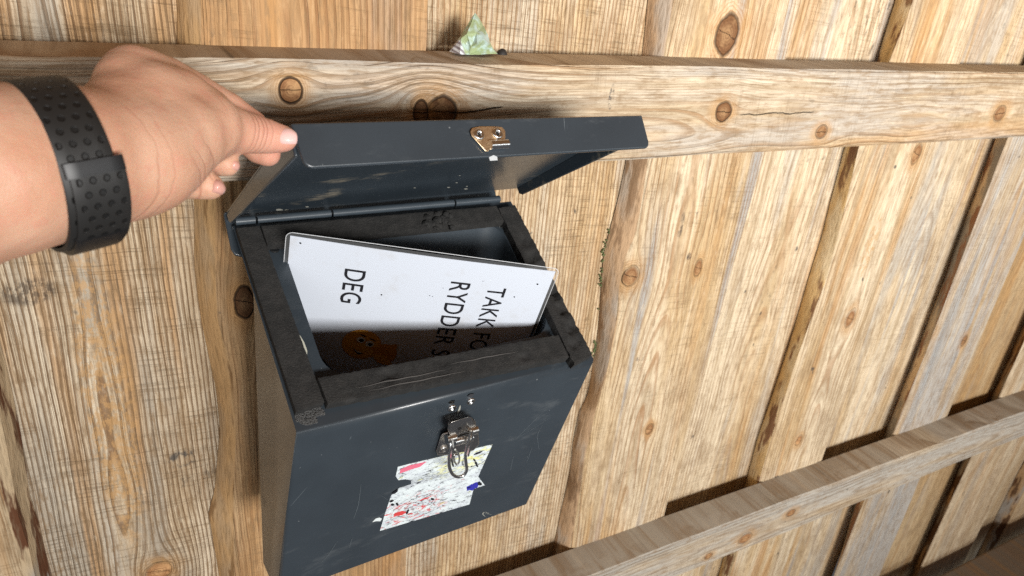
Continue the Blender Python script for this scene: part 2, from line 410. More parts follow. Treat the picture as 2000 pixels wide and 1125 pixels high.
# ------------------------------------------------------------------ the plank wall
ZT, ZB = 0.24, -2.35
wall = thing('plank_wall', 'rough wall of upright weathered spruce planks behind the metal box, with two horizontal rails', 'wall', (0.9, 0.05, ZB))
YF = 0.05                    # front of the boards set back behind the gaps
def tr(pts, y):
    q = sorted(((onY(px, py, y)[2], onY(px, py, y)[0]) for px, py in pts))
    zs = [a for a, b in q]; xs = [b for a, b in q]
    return lambda z: float(np.interp(z, zs, xs)) 
def px2(px, py, y): p = onY(px, py, y); return p[0], p[2]
Zs = list(np.arange(ZB, ZT + 0.001, 0.02))
def near_board(lf, lb, rf, mats, rb=None, seed=0.0, label=None):
    """a board on the rails: lf/lb = left edge at front/back, rf/rb = right edge at front/back"""
    g = Geo(); rb = rb or (lambda z: rf(z) + 0.004)
    NX = 8; rows = []
    for z in Zs:
        l, r = lf(z), rf(z)
        w1 = 0.0022 * mnoise.noise((z * 9, seed, 0)); w2 = 0.003 * mnoise.noise((z * 7, seed, 5))
        fr = []
        for i in range(NX + 1):
            f = i / NX; xx = l + (r - l) * f
            yy = 0.0016 * mnoise.noise((xx * 7, z * 2, seed)) - 0.0012 * math.sin(f * math.pi)
            if i == 0: xx += w1; yy += 0.006
            if i == 1: xx = l + 0.010 + w1 * 0.5
            if i == NX: yy += 0.002
            fr.append((xx, yy, z))
        a = lb(z) + w2
        mid = (fr[0][0] * 0.5 + a * 0.5 - 0.004 * (1 + mnoise.noise((z * 6, seed, 9))), 0.027, z)
        rows.append([(a, YF - 0.002, z), mid] + fr + [(rb(z), YF - 0.002, z)])
    for A, Bq in zip(rows[:-1], rows[1:]):
        for i in range(len(A) - 1): g.face([A[i], A[i + 1], Bq[i + 1], Bq[i]], 1 if i < 2 else 0)
    cx = (lf(-0.8) + rf(-0.8)) / 2
    o = link('plank', g.mesh(), mats, wall, wm((cx, 0, -0.8)), label=label)
    return sharp(o, 35)
def knot(c, px, py, ru, rv, dk, y=0.0):
    X, Z = px2(px, py, y); return ((X - c[0]) * K, (Z - c[1]) * K, ru, rv, dk)
def const(a): return lambda z: a

f1 = tr([(395, 10), (395, 80), (424, 395), (421, 514), (424, 629), (440, 680), (456, 726), (463, 852), (458, 967), (456, 1024), (457, 1125)], 0)
b1 = tr([(343, 5), (343, 80), (380, 395), (381, 514), (395, 629), (421, 755), (427, 835), (421, 956), (408, 996), (417, 1064), (427, 1125)], YF)
r1 = const((px2(771, 1085, 0)[0] + px2(866, 60, 0)[0]) / 2)
f2_ = tr([(1319, 0), (1301, 110), (1269, 319), (1254, 413), (1244, 463), (1225, 500), (1213, 560), (1205, 642), (1186, 741), (1169, 796), (1147, 890), (1136, 967), (1120, 1049)], 0)
b2 = tr([(1264, 0), (1253, 110), (1221, 319), (1204, 398), (1180, 488), (1175, 528), (1170, 600), (1164, 670), (1147, 769), (1131, 802), (1117, 868), (1109, 934), (1092, 1011), (1079, 1071)], YF)
r2 = tr([(1548, 60), (1493, 303), (1423, 560), (1304, 983)], 0)
f3 = tr([(1789, 0), (1742, 119), (1682, 289), (1650, 428), (1618, 547), (1560, 700), (1505, 873), (1486, 940)], 0)
b3 = tr([(1747, 0), (1711, 119), (1647, 291), (1603, 465), (1573, 560), (1521, 730), (1477, 857), (1455, 945)], YF)
r3 = const(px2(1615, 873, 0)[0])
f4 = tr([(1967, 285), (1862, 560), (1812, 690), (1758, 824), (1670, 1030)], 0)
b4 = tr([(1941, 271), (1837, 560), (1725, 851), (1670, 978), (1631, 1125)], YF)
r4 = const((px2(1854, 802, 0)[0] + px2(1962, 560, 0)[0]) / 2)
f5 = const(px2(1948, 790, 0)[0]); b5 = const(px2(1934, 774, YF)[0])
r5 = const(f5(0) + 0.36)
f6 = const(r5(0) + 0.26); b6 = const(f6(0) - 0.02); r6 = const(f6(0) + 0.45)
r0 = tr([(0, 818), (17, 910), (34, 1007), (66, 1125)], 0)
rb0 = lambda z: r0(z) + 0.012

HONEY = dict(tone=(0.54, 0.385, 0.21), pale=(0.68, 0.565, 0.40), grey=(0.43, 0.405, 0.36))
def cen(lf, rf): return ((lf(-0.8) + rf(-0.8)) / 2, -0.8)
# board behind the metal box
c = cen(f1, r1)
m1 = wood('plank_behind_box', [knot(c, 478, 590, 0.007, 0.013, 0.75)], period=0.0035, pith=-0.03, depth=0.035, tone=(0.44, 0.25, 0.11), pale=(0.52, 0.35, 0.19), g_amt=0.15, orange=0.35, late=(0.22, 0.10, 0.04))
near_board(f1, b1, r1, [m1, bark('live_edge_tan', (0.50, 0.31, 0.145), (0.24, 0.135, 0.06), 0.3, third=(0.44, 0.30, 0.17))], seed=1.3)
c = cen(f2_, r2)
m2 = wood('plank_pale_knotty', [knot(c, 1232, 540, 0.0095, 0.011, 0.35), knot(c, 1363, 523, 0.005, 0.010, 0.3), knot(c, 1510, 383, 0.0055, 0.0075, 0.4), knot(c, 1541, 373, 0.0055, 0.0085, 0.45),
          knot(c, 1268, 838, 0.0055, 0.0075, 0.3), knot(c, 1408, 842, 0.0045, 0.005, 0.2), knot(c, 1388, 850, 0.0045, 0.005, 0.2), knot(c, 1420, 68, 0.0125, 0.017, 0.55)],
          marks=[((px2(1400, 893, 0)[0] - c[0]) * K, (px2(1400, 893, 0)[1] - c[1]) * K, 0.01, 0.008, (0.07, 0.06, 0.05), 0.8), ((px2(1330, 440, 0)[0] - c[0]) * K, (px2(1330, 440, 0)[1] - c[1]) * K, 0.004, 0.016, (0.1, 0.07, 0.05), 0.8), ((px2(1345, 500, 0)[0] - c[0]) * K, (px2(1345, 500, 0)[1] - c[1]) * K, 0.004, 0.005, (0.08, 0.06, 0.05), 0.9), ((px2(1375, 940, 0)[0] - c[0]) * K, (px2(1375, 940, 0)[1] - c[1]) * K, 0.012, 0.008, (0.14, 0.12, 0.1), 0.8), ((px2(1250, 700, 0)[0] - c[0]) * K, (px2(1250, 700, 0)[1] - c[1]) * K, 0.008, 0.004, (0.15, 0.11, 0.08), 0.7)],
          period=0.0046, pith=-0.01, depth=0.018, g_amt=0.1, streaks=0.75, orange=0.35, mold=0.35, line=0.7, **HONEY)
near_board(f2_, b2, r2, [m2, bark('live_edge_brown', (0.52, 0.35, 0.21), (0.30, 0.19, 0.11), 0.4, third=(0.46, 0.38, 0.30))], seed=4.1)
c = cen(f3, r3)
m3 = wood('plank_blond_scarred', [knot(c, 1790, 300, 0.008, 0.013, 0.35), knot(c, 1660, 622, 0.0085, 0.013, 0.25), knot(c, 1560, 860, 0.006, 0.009, 0.05), knot(c, 1722, 690, 0.006, 0.006, 0.1)],
          marks=[((px2(1645, 800, 0)[0] - c[0]) * K, (px2(1645, 800, 0)[1] - c[1]) * K, 0.007, 0.026, (0.3, 0.15, 0.06), 0.85), ((px2(1800, 250, 0)[0] - c[0]) * K, (px2(1800, 250, 0)[1] - c[1]) * K, 0.02, 0.02, (0.34, 0.19, 0.08), 0.6), ((px2(1500, 832, 0)[0] - c[0]) * K, (px2(1500, 832, 0)[1] - c[1]) * K, 0.008, 0.004, (0.12, 0.07, 0.04), 0.9), ((px2(1700, 480, 0)[0] - c[0]) * K, (px2(1700, 480, 0)[1] - c[1]) * K, 0.012, 0.05, (0.44, 0.24, 0.08), 0.6)],
          period=0.0050, pith=0.01, depth=0.016, g_amt=0.22, streaks=0.5, orange=0.55, mold=0.4, line=0.5, rough_amt=0.3, **HONEY)
near_board(f3, b3, r3, [m3, bark('live_edge_bark', (0.72, 0.50, 0.24), (0.25, 0.13, 0.07), 0.42, third=(0.75, 0.60, 0.38))], seed=8.7)
c = cen(f4, r4)
m4 = wood('plank_silvery', [knot(c, 1882, 665, 0.007, 0.010, 0.4), knot(c, 1818, 655, 0.008, 0.010, 0.6)], period=0.005, pith=0.0, depth=0.015, g_amt=0.85, streaks=0.8, orange=0.15,
          tone=(0.52, 0.36, 0.19), pale=(0.58, 0.48, 0.34), grey=(0.43, 0.42, 0.40), line=0.6)
near_board(f4, b4, r4, [m4, bark('live_edge_rust', (0.74, 0.56, 0.36), (0.32, 0.16, 0.09), 0.42)], seed=11.2)
m5 = wood('plank_far_tan', [(0.02, 0.05, 0.007, 0.010, 0.3), (-0.03, -0.3, 0.006, 0.009, 0.4)], period=0.005, g_amt=0.3, orange=0.3)
near_board(f5, b5, r5, [m5, bark('live_edge_far', amt=0.55)], seed=15.9)
near_board(f6, b6, r6, [wood('plank_end_tan', period=0.005, g_amt=0.3), bark('live_edge_end', amt=0.55)], seed=17.9)
# board at the lower left whose right live edge shows
g = Geo(); rows = []
for z in Zs:
    r = r0(z) + 0.003 * mnoise.noise((z * 12, 3, 1)); l = -0.55
    rows.append([(l, YF - 0.002, z), (l, 0, z)] + [(l + (r - 0.012 - l) * i / 6, 0.0015 * mnoise.noise((i, z * 2, 3)), z) for i in range(1, 7)] + [(r, 0.008, z), (r + 0.006 + 0.006 * mnoise.noise((z * 8, 1, 1)), 0.03, z), (r + 0.013, YF - 0.002, z)])
for A, Bq in zip(rows[:-1], rows[1:]):
    for i in range(len(A) - 1): g.face([A[i], A[i + 1], Bq[i + 1], Bq[i]], 1 if i >= 7 else 0)
sharp(link('plank', g.mesh(), [wood('plank_corner', period=0.004, g_amt=0.3), bark('live_edge_corner', (0.5, 0.38, 0.24), (0.12, 0.05, 0.025), 0.5)], wall, wm((-0.35, 0, -0.8))), 35)

def back_board(x0, x1, mat, seed, ripple=0.0012):
    g = Geo(); n = 14; rows = []
    for z in Zs:
        rows.append([(x0, YF + 0.05, z), (x0, YF, z)] + [(x0 + (x1 - x0) * i / n, YF + ripple * mnoise.noise((i * 1.7, z * 3, seed)), z) for i in range(1, n)] + [(x1, YF, z), (x1, YF + 0.05, z)])
    for A, Bq in zip(rows[:-1], rows[1:]):
        for i in range(len(A) - 1): g.face([A[i], A[i + 1], Bq[i + 1], Bq[i]])
    return sharp(link('plank', g.mesh(), mat, wall, wm(((x0 + x1) / 2, YF, -0.8))), 35)
def bc(x0, x1): return ((x0 + x1) / 2, -0.8)
def kb(c, px, py, ru, rv, dk): return knot(c, px, py, ru, rv, dk, YF)
x0, x1 = -0.26, 0.115; c = bc(x0, x1)
back_board(x0, x1, wood('plank_rough_ridged', [kb(c, 310, 1116, 0.011, 0.010, 0.0)], period=0.0034, pith=0.004, depth=0.007, tilt=0.004, gate=0.08, wave=0.005, tone=(0.51, 0.385, 0.245), pale=(0.64, 0.54, 0.40),
           grey=(0.37, 0.335, 0.28), g_amt=0.55, late=(0.19, 0.105, 0.05), line=1.0, rough_amt=0.9, orange=0.6, streaks=0.15, mold=0.55,
           marks=[((px2(215, 800, YF)[0] - c[0]) * K, (px2(215, 800, YF)[1] - c[1]) * K, 0.020, 0.16, (0.50, 0.29, 0.12), 0.7), ((px2(355, 895, YF)[0] - c[0]) * K, (px2(355, 895, YF)[1] - c[1]) * K, 0.014, 0.010, (0.07, 0.065, 0.06), 0.85),
                  ((px2(55, 570, YF)[0] - c[0]) * K, (px2(55, 570, YF)[1] - c[1]) * K, 0.02, 0.012, (0.08, 0.06, 0.045), 0.7)]), 2.2, 0.003)
x0, x1 = r1(0) - 0.03, 0.868; c = bc(x0, x1)
back_board(x0, x1, wood('plank_corrugated', [], period=0.0040, pith=-0.16, depth=0.03, tilt=0.015, gate=0.12, tone=(0.56, 0.40, 0.22), pale=(0.68, 0.57, 0.41), grey=(0.44, 0.41, 0.36), g_amt=0.4, late=(0.29, 0.14, 0.055),
           line=0.8, rough_amt=1.0, orange=0.3, streaks=0.2, mold=0.4), 5.2, 0.0025)
x0, x1 = r2(-1.2) - 0.04, b3(-0.3) + 0.03; c = bc(x0, x1)
back_board(x0, x1, wood('plank_tan_stained', [], period=0.0048, pith=0.03, depth=0.03, g_amt=0.25, streaks=0.6, mold=0.7, line=0.55, orange=0.45, **HONEY), 6.6)
x0, x1 = r3(0) - 0.03, b4(-0.6) + 0.03
back_board(x0, x1, wood('plank_grey_blond', [], period=0.005, g_amt=0.5, streaks=0.7, line=0.45, **HONEY), 7.6)
x0, x1 = r4(0) - 0.03, b5(0) + 0.03
back_board(x0, x1, wood('plank_russet', [], period=0.004, g_amt=0.2, line=0.6, tone=(0.46, 0.29, 0.13), pale=(0.55, 0.41, 0.24)), 9.6)
x0, x1 = r5(0) - 0.03, b6(0) + 0.03
back_board(x0, x1, wood('plank_end_grey', [], period=0.004, g_amt=0.4, line=0.6), 12.6)
x0, x1 = -0.9, -0.52
back_board(x0, x1, wood('plank_side_grey', [], period=0.004, g_amt=0.4, line=0.6), 13.6)

near_board(const(-1.18), const(-1.2), const(-0.86), [wood('plank_side_tan', period=0.004, g_amt=0.3), bark('live_edge_side', amt=0.4)], seed=21.0)
back_board(-1.6, -1.15, wood('plank_side_pale', [], period=0.004, g_amt=0.4, line=0.6), 14.6)

# rails
def rail(zt, zb, yt, mat, x0, x1, seed, label):
    g = Geo(); n = 130; rows = []
    for i in range(n + 1):
        x = x0 + (x1 - x0) * i / n
        a = 0.0035 * mnoise.noise((x * 3.1, seed, 0)); b = 0.003 * mnoise.noise((x * 5, seed, 4)); d = 0.002 * mnoise.noise((x * 4, seed, 8))
        yf = -yt + d
        rows.append([(x, -0.001, zt), (x, yf * 0.5, zt + b * 0.4), (x, yf + 0.004, zt + a - 0.001), (x, yf, zt + a - 0.006), (x, yf, (zt + zb) / 2), (x, yf, zb + b + 0.006), (x, yf + 0.005, zb + b), (x, -0.001, zb)])
    for A, Bq in zip(rows[:-1], rows[1:]):
        for i in range(len(A)): j = (i + 1) % len(A); g.face([A[i], A[j], Bq[j], Bq[i]])
    g.face(rows[0]); g.face(rows[-1])
    return sharp(link('rail', g.mesh(), mat, wall, wm((1.0, -yt, (zt + zb) / 2)), label=label), 35)
YR = 0.1
c = (1.0, (-0.145 - 0.293) / 2)
def kr(px, py, ru, rv, dk, y=-YR):      # a knot on a rail: u is height, v runs along
    X, Z = px2(px, py, y); return ((Z - c[1]) * K, (X - c[0]) * K, ru, rv, dk)
mu = wood('rail_upper_wood', [kr(568, 176, 0.0078, 0.0068, 1.0), kr(862, 219, 0.0105, 0.0105, 0.75), kr(822, 222, 0.009, 0.005, 0.75), kr(1413, 219, 0.0085, 0.0085, 0.5), kr(1604, 258, 0.0065, 0.0075, 0.4), kr(1953, 222, 0.0090, 0.011, 0.4)],
          axis='h', period=0.0042, pith=-0.012, depth=0.018, tilt=0.012, tone=(0.51, 0.385, 0.24), pale=(0.63, 0.53, 0.395), grey=(0.45, 0.41, 0.36), g_amt=0.65, streaks=0.2, orange=0.3, mold=0.35, line=0.7, late=(0.28, 0.145, 0.06), wave=0.006,
          cracks=[((px2(925, 217, -YR)[1] - c[1]) * K, (px2(930, 217, -YR)[0] - c[0]) * K, 0.022, 0.08, 0.0007, 0.9), ((px2(1500, 222, -YR)[1] - c[1]) * K, (px2(1520, 222, -YR)[0] - c[0]) * K, 0.05, 0.0, 0.0006, 0.8)],
          marks=[((px2(1195, 190, -YR)[1] - c[1]) * K, (px2(1195, 190, -YR)[0] - c[0]) * K, 0.011, 0.0028, (0.04, 0.04, 0.045), 0.95)])
rail(-0.145, -0.293, YR, mu, -1.6, 4.2, 1.0, 'upper rail with several round knots, running behind the lid')
YL = 0.085
c = (1.0, (-1.2737 - 1.405) / 2)
ml = wood('rail_lower_wood', [kr(1455, 1052, 0.0085, 0.012, 0.2, -YL), kr(1384, 1086, 0.005, 0.007, 0.2, -YL), kr(1545, 1002, 0.006, 0.009, 0.2, -YL)],
          axis='h', period=0.004, pith=0.0, depth=0.014, tilt=0.01, tone=(0.45, 0.34, 0.21), pale=(0.55, 0.47, 0.36), grey=(0.42, 0.40, 0.36), g_amt=0.85, streaks=0.3, orange=0.08, mold=0.3, line=0.7, late=(0.20, 0.13, 0.08), wave=0.007)
rail(-1.2737, -1.405, YL, ml, -1.6, 4.2, 5.0, 'lower rail with a greyed brown top, crossing the lower right')

# moss caught in the gap beside the live edge
tm = NT('moss'); nm = tm.noise(tm.tc.outputs['Object'], 260, 3)
moss_m = tm.done(tm.mix(nm, (0.06, 0.09, 0.025), (0.17, 0.20, 0.08)), rough=0.95, normal=tm.bump(nm, 1.0, 0.002))
g = Geo()
for i in range(45):
    z = random.choice([random.gauss(-0.53, 0.035), random.gauss(-0.60, 0.03), random.gauss(-0.75, 0.012)])
    xx = b2(z) - 0.001 - abs(random.gauss(0, 0.0035))
    g.lathe((xx, YF - 0.002, z), (random.gauss(0, .3), -1, random.gauss(0, .3)), [(0.0022, 0), (0.002, 0.002), (0.0005, 0.0035)], n=5)
mo = link('moss', g.mesh(), moss_m); mo['label'] = 'small green tufts of moss in the gap beside the brown live edge'; mo['category'] = 'moss'; mo['kind'] = 'stuff'

# ------------------------------------------------------------------ bench corner, lower right
bench_m = wood('bench_wood', axis='h', period=0.005, tone=(0.12, 0.10, 0.08), pale=(0.15, 0.13, 0.105), grey=(0.17, 0.15, 0.13), g_amt=0.6, orange=0.05)
bench = thing('bench', 'brown wooden bench whose back corner shows at the lower right of the wall', 'bench', (3.3, -0.4, -3.0))
g = Geo(); g.box(lambda a, b, d: (a, b, d), 2.35, 4.4, -0.95, -0.07, -2.13, -2.06)
bevel(link('seat', g.mesh(), bench_m, bench, wm((3.3, -0.4, -2.06))), 0.004)
for xx in (2.6, 4.1):
    g = Geo(); g.box(lambda a, b, d: (a, b, d), xx, xx + 0.1, -0.85, -0.15, -3.0, -2.131)
    link('leg', g.mesh(), bench_m, bench)

# ------------------------------------------------------------------ the metal box
M_paint = paint('slate_paint', (0.031, 0.040, 0.049), 0.38, 0.55, 0.13, (0.24, 0.25, 0.25))
M_lid = paint('slate_paint_lid', (0.029, 0.039, 0.049), 0.36, 0.35, 0.75)
M_liner = paint('slate_paint_liner', (0.036, 0.047, 0.058), 0.45, 0.2)
M_steel = chrome('nickel_steel', (0.66, 0.63, 0.59), 0.18, 0.25)
M_bright = chrome('bright_steel', (0.80, 0.79, 0.77), 0.14, 0.05)
boxo = thing('metal_box', 'slate blue metal drop box with open lid and torn white sticker on its front', 'metal box', B(W / 2, -0.09, -0.52))
HB = -S * DP - H * math.cos(T); VB = -DP + H * math.sin(T)

def rrect(u0, u1, a0, a1, r, n=7):
    P = []
    for cx, cy, s0 in ((u1 - r, a0 + r, -90), (u1 - r, a1 - r, 0), (u0 + r, a1 - r, 90), (u0 + r, a0 + r, 180)):
        for i in range(n + 1):
            q = math.radians(s0 + 90 * i / n); P.append((cx + r * math.cos(q), cy + r * math.sin(q)))
    return P
HOLE = rrect(0.052, 0.379, 0.036, 0.236, 0.034)
VS = -0.088                  # from here backwards the sides step in
bm = bmesh.new()
def bv(p): return bm.verts.new(wm(p))
EDG = TOPL - 0.012
o0, o1, o2, o3 = bv(top(0, 0)), bv(top(W, 0)), bv(top(W, EDG)), bv(top(0, EDG))
e2, e3 = bv(top(W, TOPL)), bv(top(0, TOPL))
hv = [bv(top(u, a)) for u, a in HOLE]
ed = [bm.edges.new(q) for q in ((o0, o1), (o1, o2), (o2, o3), (o3, o0))]
ed += [bm.edges.new((hv[i], hv[(i + 1) % len(hv)])) for i in range(len(hv))]
bmesh.ops.triangle_fill(bm, use_beauty=True, use_dissolve=False, edges=ed)
bm.faces.new((o3, o2, e2, e3))
q2, q3 = bv(front(W, H)), bv(front(0, H))
fr_face = bm.faces.new((e3, e2, q2, q3))
sl, sr = bv(B(0, VS, HB)), bv(B(W, VS, HB))
tl, trr = bv(B(0, VS, S * VS)), bv(B(W, VS, S * VS))
bm.faces.new((e3, q3, sl, tl, o3)); bm.faces.new((e2, o2, trr, sr, q2))
bm.faces.new((o3, tl, o0)); bm.faces.new((o2, o1, trr))
kl, kr2 = bv(B(0.035, -0.012, HB)), bv(B(W - 0.035, -0.012, HB))
jl, jr = bv(B(0.035, -0.012, S * -0.012 - 0.006)), bv(B(W - 0.035, -0.012, S * -0.012 - 0.006))
bm.faces.new((tl, sl, kl, jl)); bm.faces.new((trr, jr, kr2, sr)); bm.faces.new((jl, kl, kr2, jr))
bm.faces.new((q3, q2, sr, kr2, kl, sl))
# rolled lip under the rear edge
p0, p1 = bv(top(0, 0, -0.006)), bv(top(W, 0, -0.006)); bm.faces.new((o1, o0, p0, p1)); bm.faces.new((o0, tl, jl, p0)); bm.faces.new((o1, p1, jr, trr)); bm.faces.new((p0, jl, jr, p1))
bmesh.ops.recalc_face_normals(bm, faces=bm.faces)
wlay = bm.edges.layers.float.new('bevel_weight_edge')
for e in bm.edges:
    vs = set(e.verts)
    if vs == {e3, e2}: e[wlay] = 1.0
    if vs in ({e3, q3}, {e2, q2}): e[wlay] = 0.45
    if vs in ({q3, q2},): e[wlay] = 0.35
me = bpy.data.meshes.new('m'); bm.to_mesh(me); bm.free()
body = link('body', me, M_paint, boxo, wm(B(W / 2, -0.15, -0.3)))
md = body.modifiers.new('bevel', 'BEVEL'); md.width = 0.0046; md.segments = 5; md.limit_method = 'WEIGHT'
for p in me.polygons: p.use_smooth = True
me.set_sharp_from_angle(angle=math.radians(35))

# tub inside
g = Geo(); n = len(HOLE); loops = []
for k_ in range(7):
    f = k_ / 6; lp = []
    for (u, a) in HOLE:
        v = -a / SL; wt = -S * a / SL
        bw = HB + 0.03
        bvv = -0.028 + (v + 0.028) * (0.55)
        lp.append(B(u + (W / 2 - u) * 0.10 * f, v + (bvv - v) * f, wt + (bw - wt) * f))
    loops.append(lp)
for A, Bq in zip(loops[:-1], loops[1:]):
    for i in range(n): g.face([A[i], A[(i + 1) % n], Bq[(i + 1) % n], Bq[i]])
g.face(loops[-1])
sharp(link('liner', g.mesh(), M_liner, boxo), 50)
# raised frame of the liner around the opening with two screw heads
for (px_, py_) in ((536, 487), (978, 440)):
    dl = unbox(px_, py_, np.array([0, -S, 1.0]) * -1, 0.0)
    u, a = dl[0], -dl[1] * SL
    g = Geo(); g.lathe(top(u, a, 0.0006), top(0, 0, 1) - top(0, 0, 0), [(0.0062, 0), (0.0062, 0.0006), (0.0050, 0.0012), (0.0022, 0.0012), (0.0018, 0.0004)], n=16)
    link('screw', g.mesh(), paint('screw_black', (0.006, 0.007, 0.008), 0.5, 0), boxo, smooth=False)
# mounting bracket behind the body
g = Geo(); g.box(lambda a, b, d: B(a, b, d), 0.12, 0.30, -0.0115, 0.095, -0.30, -0.10)
link('mounting_bracket', g.mesh(), M_paint, boxo)

# foam seal strips
tf = NT('black_foam'); P = tf.tc.outputs['Object']
fa = tf.noise(P, 900, 3, 0.7); fb = tf.noise(P, 120, 4, 0.65); fc = tf.noise(P, 2200, 2, 0.6)
fcol = tf.mix(tf.step(fb, 0.35, 0.7), (0.018, 0.018, 0.0178), (0.030, 0.029, 0.028))
fcol = tf.mix(tf.mul(tf.step(fc, 0.55, 0.7), 0.5), fcol, (0.085, 0.08, 0.072))
M_foam = tf.done(fcol, rough=0.92, spec=0.25, normal=tf.bump(tf.add(tf.mul(fa, 1.2), tf.mul(fb, 0.5)), 0.9, 0.0007))
def foam(c4, off, seed, name='foam_strip', tears=(), rip=0.002, label=None):
    """c4: corners (u,a) in order start-left, start-right, end-right, end-left (strip runs start->end)"""
    g = Geo(); NL, NW = 70, 16
    (A, B_, C_, D_) = [np.array(q) for q in c4]
    grid = []; side = []
    for i in range(NL + 1):
        f = i / NL; row = []
        for j in range(NW + 1):
            s_ = j / NW
            p = (A * (1 - f) + D_ * f) * (1 - s_) + (B_ * (1 - f) + C_ * f) * s_
            n1 = mnoise.noise((p[0] * 60, p[1] * 60, seed)); n2 = mnoise.noise((p[0] * 190, p[1] * 190, seed + 4))
            if j in (0, NW):
                across = (B_ - A) / np.linalg.norm(B_ - A)
                p = p + across * rip * 0.45 * (mnoise.noise((f * 40, seed, j)) + 0.6 * mnoise.noise((f * 130, seed, j)))
            h = off + 0.0004 * n1 + 0.0003 * n2
            if j in (0, NW) or i in (0, NL): h -= 0.0005
            for (tf_, ts_, tr_, td_) in tears:
                dd = math.hypot((f - tf_) * 9 / tr_, (s_ - ts_) / tr_)
                nn = 0.6 + 0.8 * mnoise.noise((p[0] * 110, p[1] * 110, seed + 9))
                if dd < 1: h -= td_ * (1 - dd * dd) * max(0, nn)
            row.append((p, h))
        grid.append(row)
    pt = [[ftop(p[0], p[1], h) for p, h in row] for row in grid]; lo_ = [[top(p[0], p[1] - 0.0085, 0.0004) for p, h in row] for row in grid]
    for i in range(NL):
        for j in range(NW): g.face([pt[i][j], pt[i][j + 1], pt[i + 1][j + 1], pt[i + 1][j]])
        g.face([lo_[i][0], pt[i][0], pt[i + 1][0], lo_[i + 1][0]]); g.face([pt[i][NW], lo_[i][NW], lo_[i + 1][NW], pt[i + 1][NW]])
    for j in range(NW):
        g.face([lo_[0][j], lo_[0][j + 1], pt[0][j + 1], pt[0][j]]); g.face([pt[NL][j], pt[NL][j + 1], lo_[NL][j + 1], lo_[NL][j]])
    return sharp(link(name, g.mesh(), M_foam, boxo, label=label), 60)
foam([(0.001, 0.020), (0.029, 0.020), (0.0365, 0.274), (0.0035, 0.278)], 0.0105, 1.0, rip=0.0012)
foam([(0.0385, 0.279), (0.0370, 0.2455), (0.3735, 0.2565), (0.3725, 0.292)], 0.0145, 2.0, rip=0.0035, tears=[(0.24, 0.6, 0.35, 0.006), (0.45, 0.75, 0.25, 0.005), (0.8, 0.35, 0.22, 0.006), (0.09, 0.1, 0.3, 0.005)], label='front foam strip with cuts')
foam([(0.382, 0.030), (0.4135, 0.026), (0.4115, 0.296), (0.3755, 0.304)], 0.0140, 3.0, rip=0.004, tears=[(0.35, 0.5, 0.5, 0.008), (0.45, 0.6, 0.5, 0.009), (0.6, 0.75, 0.5, 0.010), (0.7, 0.8, 0.45, 0.010), (0.82, 0.7, 0.4, 0.009), (0.9, 0.5, 0.4, 0.006), (0.25, 0.6, 0.4, 0.006)], label='right foam strip, ragged and torn')
foam([(0.0305, 0.052), (0.0305, 0.022), (0.3812, 0.024), (0.3812, 0.054)], 0.0128, 4.0, rip=0.0015)
# torn lump on the rear strip and glue remains at the front left corner
g = Geo()
for i in range(26):
    u = 0.268 + random.gauss(0, 0.011); a = 0.034 + random.gauss(0, 0.006)
    g.lathe(top(u, a, 0.0125), top(0, 0, 1) - top(0, 0, 0) + MB @ np.array([random.gauss(0, .5), random.gauss(0, .5), 0]), [(0.0055, 0), (0.006, 0.002), (0.003, 0.0045), (0.001, 0.0055)], n=7)
link('foam_lump', g.mesh(), M_foam, boxo)
tg = NT('foam_residue'); ng = tg.noise(tg.tc.outputs['Object'], 700, 3, 0.7)
M_res = tg.done(tg.mix(ng, (0.03, 0.03, 0.03), (0.14, 0.14, 0.137)), rough=0.95, normal=tg.bump(ng, 1.0, 0.0012))
g = Geo(); rnd = random.Random(11)
for i in range(620):
    q, rr0 = rnd.uniform(0, 6.283), math.sqrt(rnd.random())
    du, da = 0.0165 * rr0 * math.cos(q), 0.0115 * rr0 * math.sin(q)
    if da > 0.004 and du > 0.006: continue
    c0 = top(0.0195 + du, 0.2730 + da, 0.0002)
    nn = top(0, 0, 1) - top(0, 0, 0) + MB @ np.array([rnd.gauss(0, .5), rnd.gauss(0, .3), 0]); hh_ = rnd.uniform(0.0008, 0.0024) * (1.1 - 0.6 * rr0)
    g.lathe(c0, nn, [(0.0009, 0), (0.0008, hh_ * 0.6), (0.0002, hh_)], n=4)
link('foam_residue', g.mesh(), M_res, boxo)
for k_, (a0_, b0_, a1_, b1_) in enumerate(((0.075, 0.268, 0.19, 0.271), (0.09, 0.275, 0.215, 0.2785), (0.20, 0.2645, 0.30, 0.268))):
    g = Geo(); n_ = 24
    for i in range(n_):
        f0, f1 = i / n_, (i + 1) / n_
        w0 = 0.00055 * math.sin(math.pi * f0) + 0.0001; w1 = 0.00055 * math.sin(math.pi * f1) + 0.0001
        P0 = (a0_ + (a1_ - a0_) * f0, b0_ + (b1_ - b0_) * f0 + 0.0012 * mnoise.noise((f0 * 5, k_, 0))); P1 = (a0_ + (a1_ - a0_) * f1, b0_ + (b1_ - b0_) * f1 + 0.0012 * mnoise.noise((f1 * 5, k_, 0)))
        g.face([ftop(P0[0], P0[1] - w0, 0.0154), ftop(P0[0], P0[1] + w0, 0.0154), ftop(P1[0], P1[1] + w1, 0.0154), ftop(P1[0], P1[1] - w1, 0.0154)])
    link('foam_score', g.mesh(), flat0('score_grey', (0.11, 0.105, 0.10), 0.9), boxo)

# hinge barrels
def hinge_pt(u): return B(u, 0.003, 0.0045)
for a_, b_ in ((0.004, 0.028), (0.031, 0.128), (0.131, 0.318), (0.321, 0.400)):
    g = Geo(); g.tube([hinge_pt(a_), hinge_pt(b_)], 0.0056, n=14)
    sharp(link('hinge_barrel', g.mesh(), M_liner, boxo), 50)

